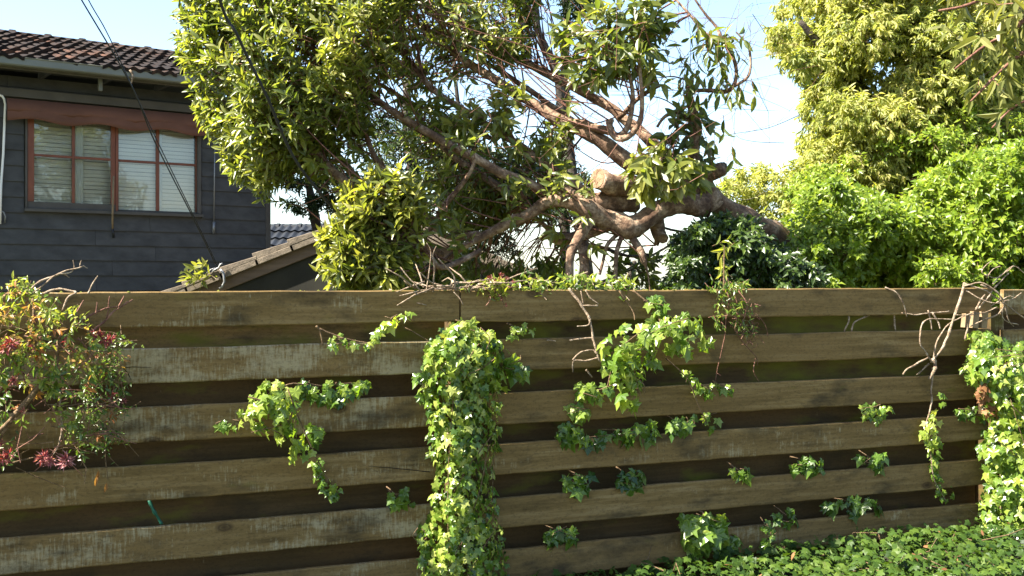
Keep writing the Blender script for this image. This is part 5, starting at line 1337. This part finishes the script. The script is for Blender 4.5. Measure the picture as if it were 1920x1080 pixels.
for k, pts in enumerate(([(1592, 585), (1590, 600), (1583, 622)], [(1643, 584), (1618, 595), (1602, 605), (1598, 622)], [(1677, 583), (1678, 600), (1680, 620)])):
    m = MB(); stem(m, [(x, y, -.02) for x, y in pts], .0065, 6)
    tag(m.build("vine_stub", M['dry'], None, True), ["short straight vine stub, leftmost of three in the mossy first gap", "bent vine stub between two straight ones in the mossy first gap", "short upright vine stub, rightmost of three in the mossy first gap"][k], "vine")
e = empty("bare_vine_tangle", Fp(1860, 545, .02), "tangle of bare dry vine stems on the fence top at the right edge", "vine"); random.seed(93)
runs = [([(1808, 533, .05), (1850, 545, .1), (1890, 575, .1), (1925, 600, .1)], .006), ([(1806, 536, .05), (1845, 532, .1), (1880, 560, .12), (1880, 595, .1), (1910, 610, .1)], .006), ([(1812, 545, .05), (1850, 565, .12), (1885, 568, .12)], .005), ([(1836, 580, .08), (1850, 560, .1), (1870, 535, .1), (1890, 512, .1)], .006), ([(1830, 582, .08), (1842, 560, .1), (1848, 552, .1)], .007),
        ([(1860, 533, .1), (1880, 515, .1), (1898, 500, .1)], .005), ([(1850, 520, .1), (1862, 505, .1), (1875, 500, .1)], .005), ([(1852, 520, .1), (1842, 510, .1), (1848, 498, .1), (1860, 490, .1)], .004), ([(1882, 565, .12), (1900, 560, .12), (1915, 548, .12)], .005), ([(1880, 578, .12), (1870, 590, .1), (1845, 600, .08), (1820, 612, .06)], .006), ([(1885, 575, .12), (1890, 598, .12), (1900, 612, .1)], .005),
        ([(1846, 515, .1), (1870, 520, .1), (1900, 500, .12), (1922, 512, .12)], .004), ([(1840, 535, .1), (1870, 548, .1), (1882, 575, .12)], .006), ([(1858, 575, .1), (1890, 555, .12), (1905, 562, .12)], .004), ([(1790, 590, .03), (1830, 590, .04), (1870, 575, .06)], .005)]
for pts, r in runs:
    m = MB(); stem(m, pts, r, 6, taper=.6); m.build("stem", M['dry'], e, True)

# twig litter, moss sprouts and a red-budded plant along the top board
e = empty("twig_litter", Fw(Fs(860), -.02, 1.65), "heap of pale broken twigs lying on the fence top left of the ivy column", "twigs"); random.seed(95)
for _ in range(38):
    x = random.gauss(850, 48); y = random.uniform(528, 548); a = Fp(x, y, random.uniform(-.05, .02)); dr = (FU * random.gauss(0, 1) + ZU * random.gauss(.0, .35) + FN * random.gauss(0, .4)).normalized(); ln = random.uniform(.05, .22)
    if a.z < 1.655: a.z = 1.655
    m = MB(); m.tube([a, a + dr * ln * .5 + rv(.01), a + dr * ln + rv(.012)], [.0045, .004, .002], 5); m.build("twig", M['dry'], e, True)
for pts, r in (([(800, 548, .0), (805, 500, .0), (808, 470, .0), (800, 455, .0)], .004), ([(812, 548, .0), (815, 505, .0), (812, 480, .0), (818, 462, .0)], .004), ([(856, 545, .0), (852, 520, .0), (838, 500, .0), (822, 485, .0)], .005), ([(868, 545, .01), (905, 535, .02), (940, 532, .02), (990, 524, .02)], .004), ([(850, 548, .02), (862, 560, .03), (868, 572, .03)], .004), ([(790, 548, .02), (776, 532, .02), (750, 500, .0)], .004)):
    m = MB(); stem(m, pts, r); m.build("twig", M['dry'], e, True)
rp = empty("red_budded_sprout", Fw(Fs(925), -.02, 1.65), "small sprout with dark red buds and yellow-green leaves on the fence top", "plant")
V = Leaves(); T = MB()
for _ in range(34):
    x = random.choice((random.gauss(925, 22), random.gauss(935, 14))); y = random.uniform(524, 552)
    sprig(V, T, Fp(x, y, random.uniform(-.02, .05)), rv(.5) + ZU * .5 + FN * .3, .05, random.randint(4, 6), .034, .012, rbase=.85, rvar=.2, twr=.0015)
V.build('lance', 'leaf_jas', rp, 150)
T.build("twigs", M['twig'], rp)['kind'] = 'stuff'
for px, py, r in ((918, 522, .02), (938, 518, .024), (950, 524, .018), (928, 528, .016), (962, 528, .014), (940, 560, .012), (948, 572, .012)): flower(rp, px, py, .02, r, 16, .1)
for pts in ([(925, 546, .02), (938, 556, .04), (945, 572, .04)], [(915, 546, .02), (920, 560, .04), (910, 575, .04)], [(900, 540, .0), (960, 530, .01), (1010, 520, .01)], [(905, 545, .0), (950, 540, .02), (1000, 534, .02)]):
    m = MB(); stem(m, pts, .003); m.build("stem", M['twig'], rp, True)
sp_ = empty("leafy_sprout", Fw(Fs(1100), -.02, 1.65), "low yellow-green leafy sprouts on the fence top under the broken limbs", "plant")
V = Leaves(); T = MB()
for _ in range(70):
    x = random.choice((random.gauss(1085, 30), random.gauss(1160, 20), random.gauss(1030, 30))); y = random.uniform(516, 546)
    sprig(V, T, Fp(x, y, random.uniform(-.12, .0)), rv(.6) + ZU * .5, .06, random.randint(3, 6), .045, .02, rbase=.62, rvar=.3, twr=.0018)
V.build('small', 'leaf_jas', sp_, 200); T.build("twigs", M['dry'], sp_)['kind'] = 'stuff'
yl = empty("yellow_tipped_sprout", Fw(Fs(1357), -.02, 1.65), "single upright sprout with yellowing long leaves before the dark creeper clump", "plant")
V = Leaves(); T = MB()
for x, y, ax in ((1357, 505, Vector((.1, 0, -.4))), (1362, 450, Vector((.7, 0, .3))), (1352, 470, Vector((-.5, 0, -.3))), (1355, 500, Vector((-.3, -.1, .3)))):
    sprig(V, T, P(x, y, 6.4), ax, .09, 6, .08, .018, droop=.4, rbase=.85, rvar=.15)
V.build('lance', 'leaf_jas', yl, 60); T.tube([P(1357, 548, 6.35), P(1357, 500, 6.35), P(1358, 460, 6.38)], [.005, .004, .002], 5); T.build("stem", M['vine'], yl)
sg = empty("roof_sapling", P(368, 528, 10.35), "sunlit leafy sprig lodged on the lower verge of the garage roof", "plant")
V = Leaves(); T = MB(); random.seed(97)
for x, y in ((345, 510), (352, 518), (362, 505), (370, 500), (376, 492), (380, 515), (366, 522), (388, 510), (374, 520), (350, 525)):
    sprig(V, T, P(x, y, 10.3), rv(.4) + Vector((-.3, -.2, .5)), .12, random.randint(3, 5), .115, .038, rbase=.75, rvar=.2, droop=.2)
V.build('lance', 'leaf_fallen', sg, 60); T.build("twigs", M['dry'], sg)['kind'] = 'stuff'
m = MB(); stem(m, [(278, 938, -.05), (290, 960, -.045), (306, 984, -.04)], .009, 7, taper=.9)
tag(m.build("garden_stake", M['hose'], None, True), "green plastic stake slanting in the fifth gap at the left", "stake")
print("done", sum(len(o.data.polygons) for o in bpy.data.objects if o.type == 'MESH'), len(bpy.data.objects))
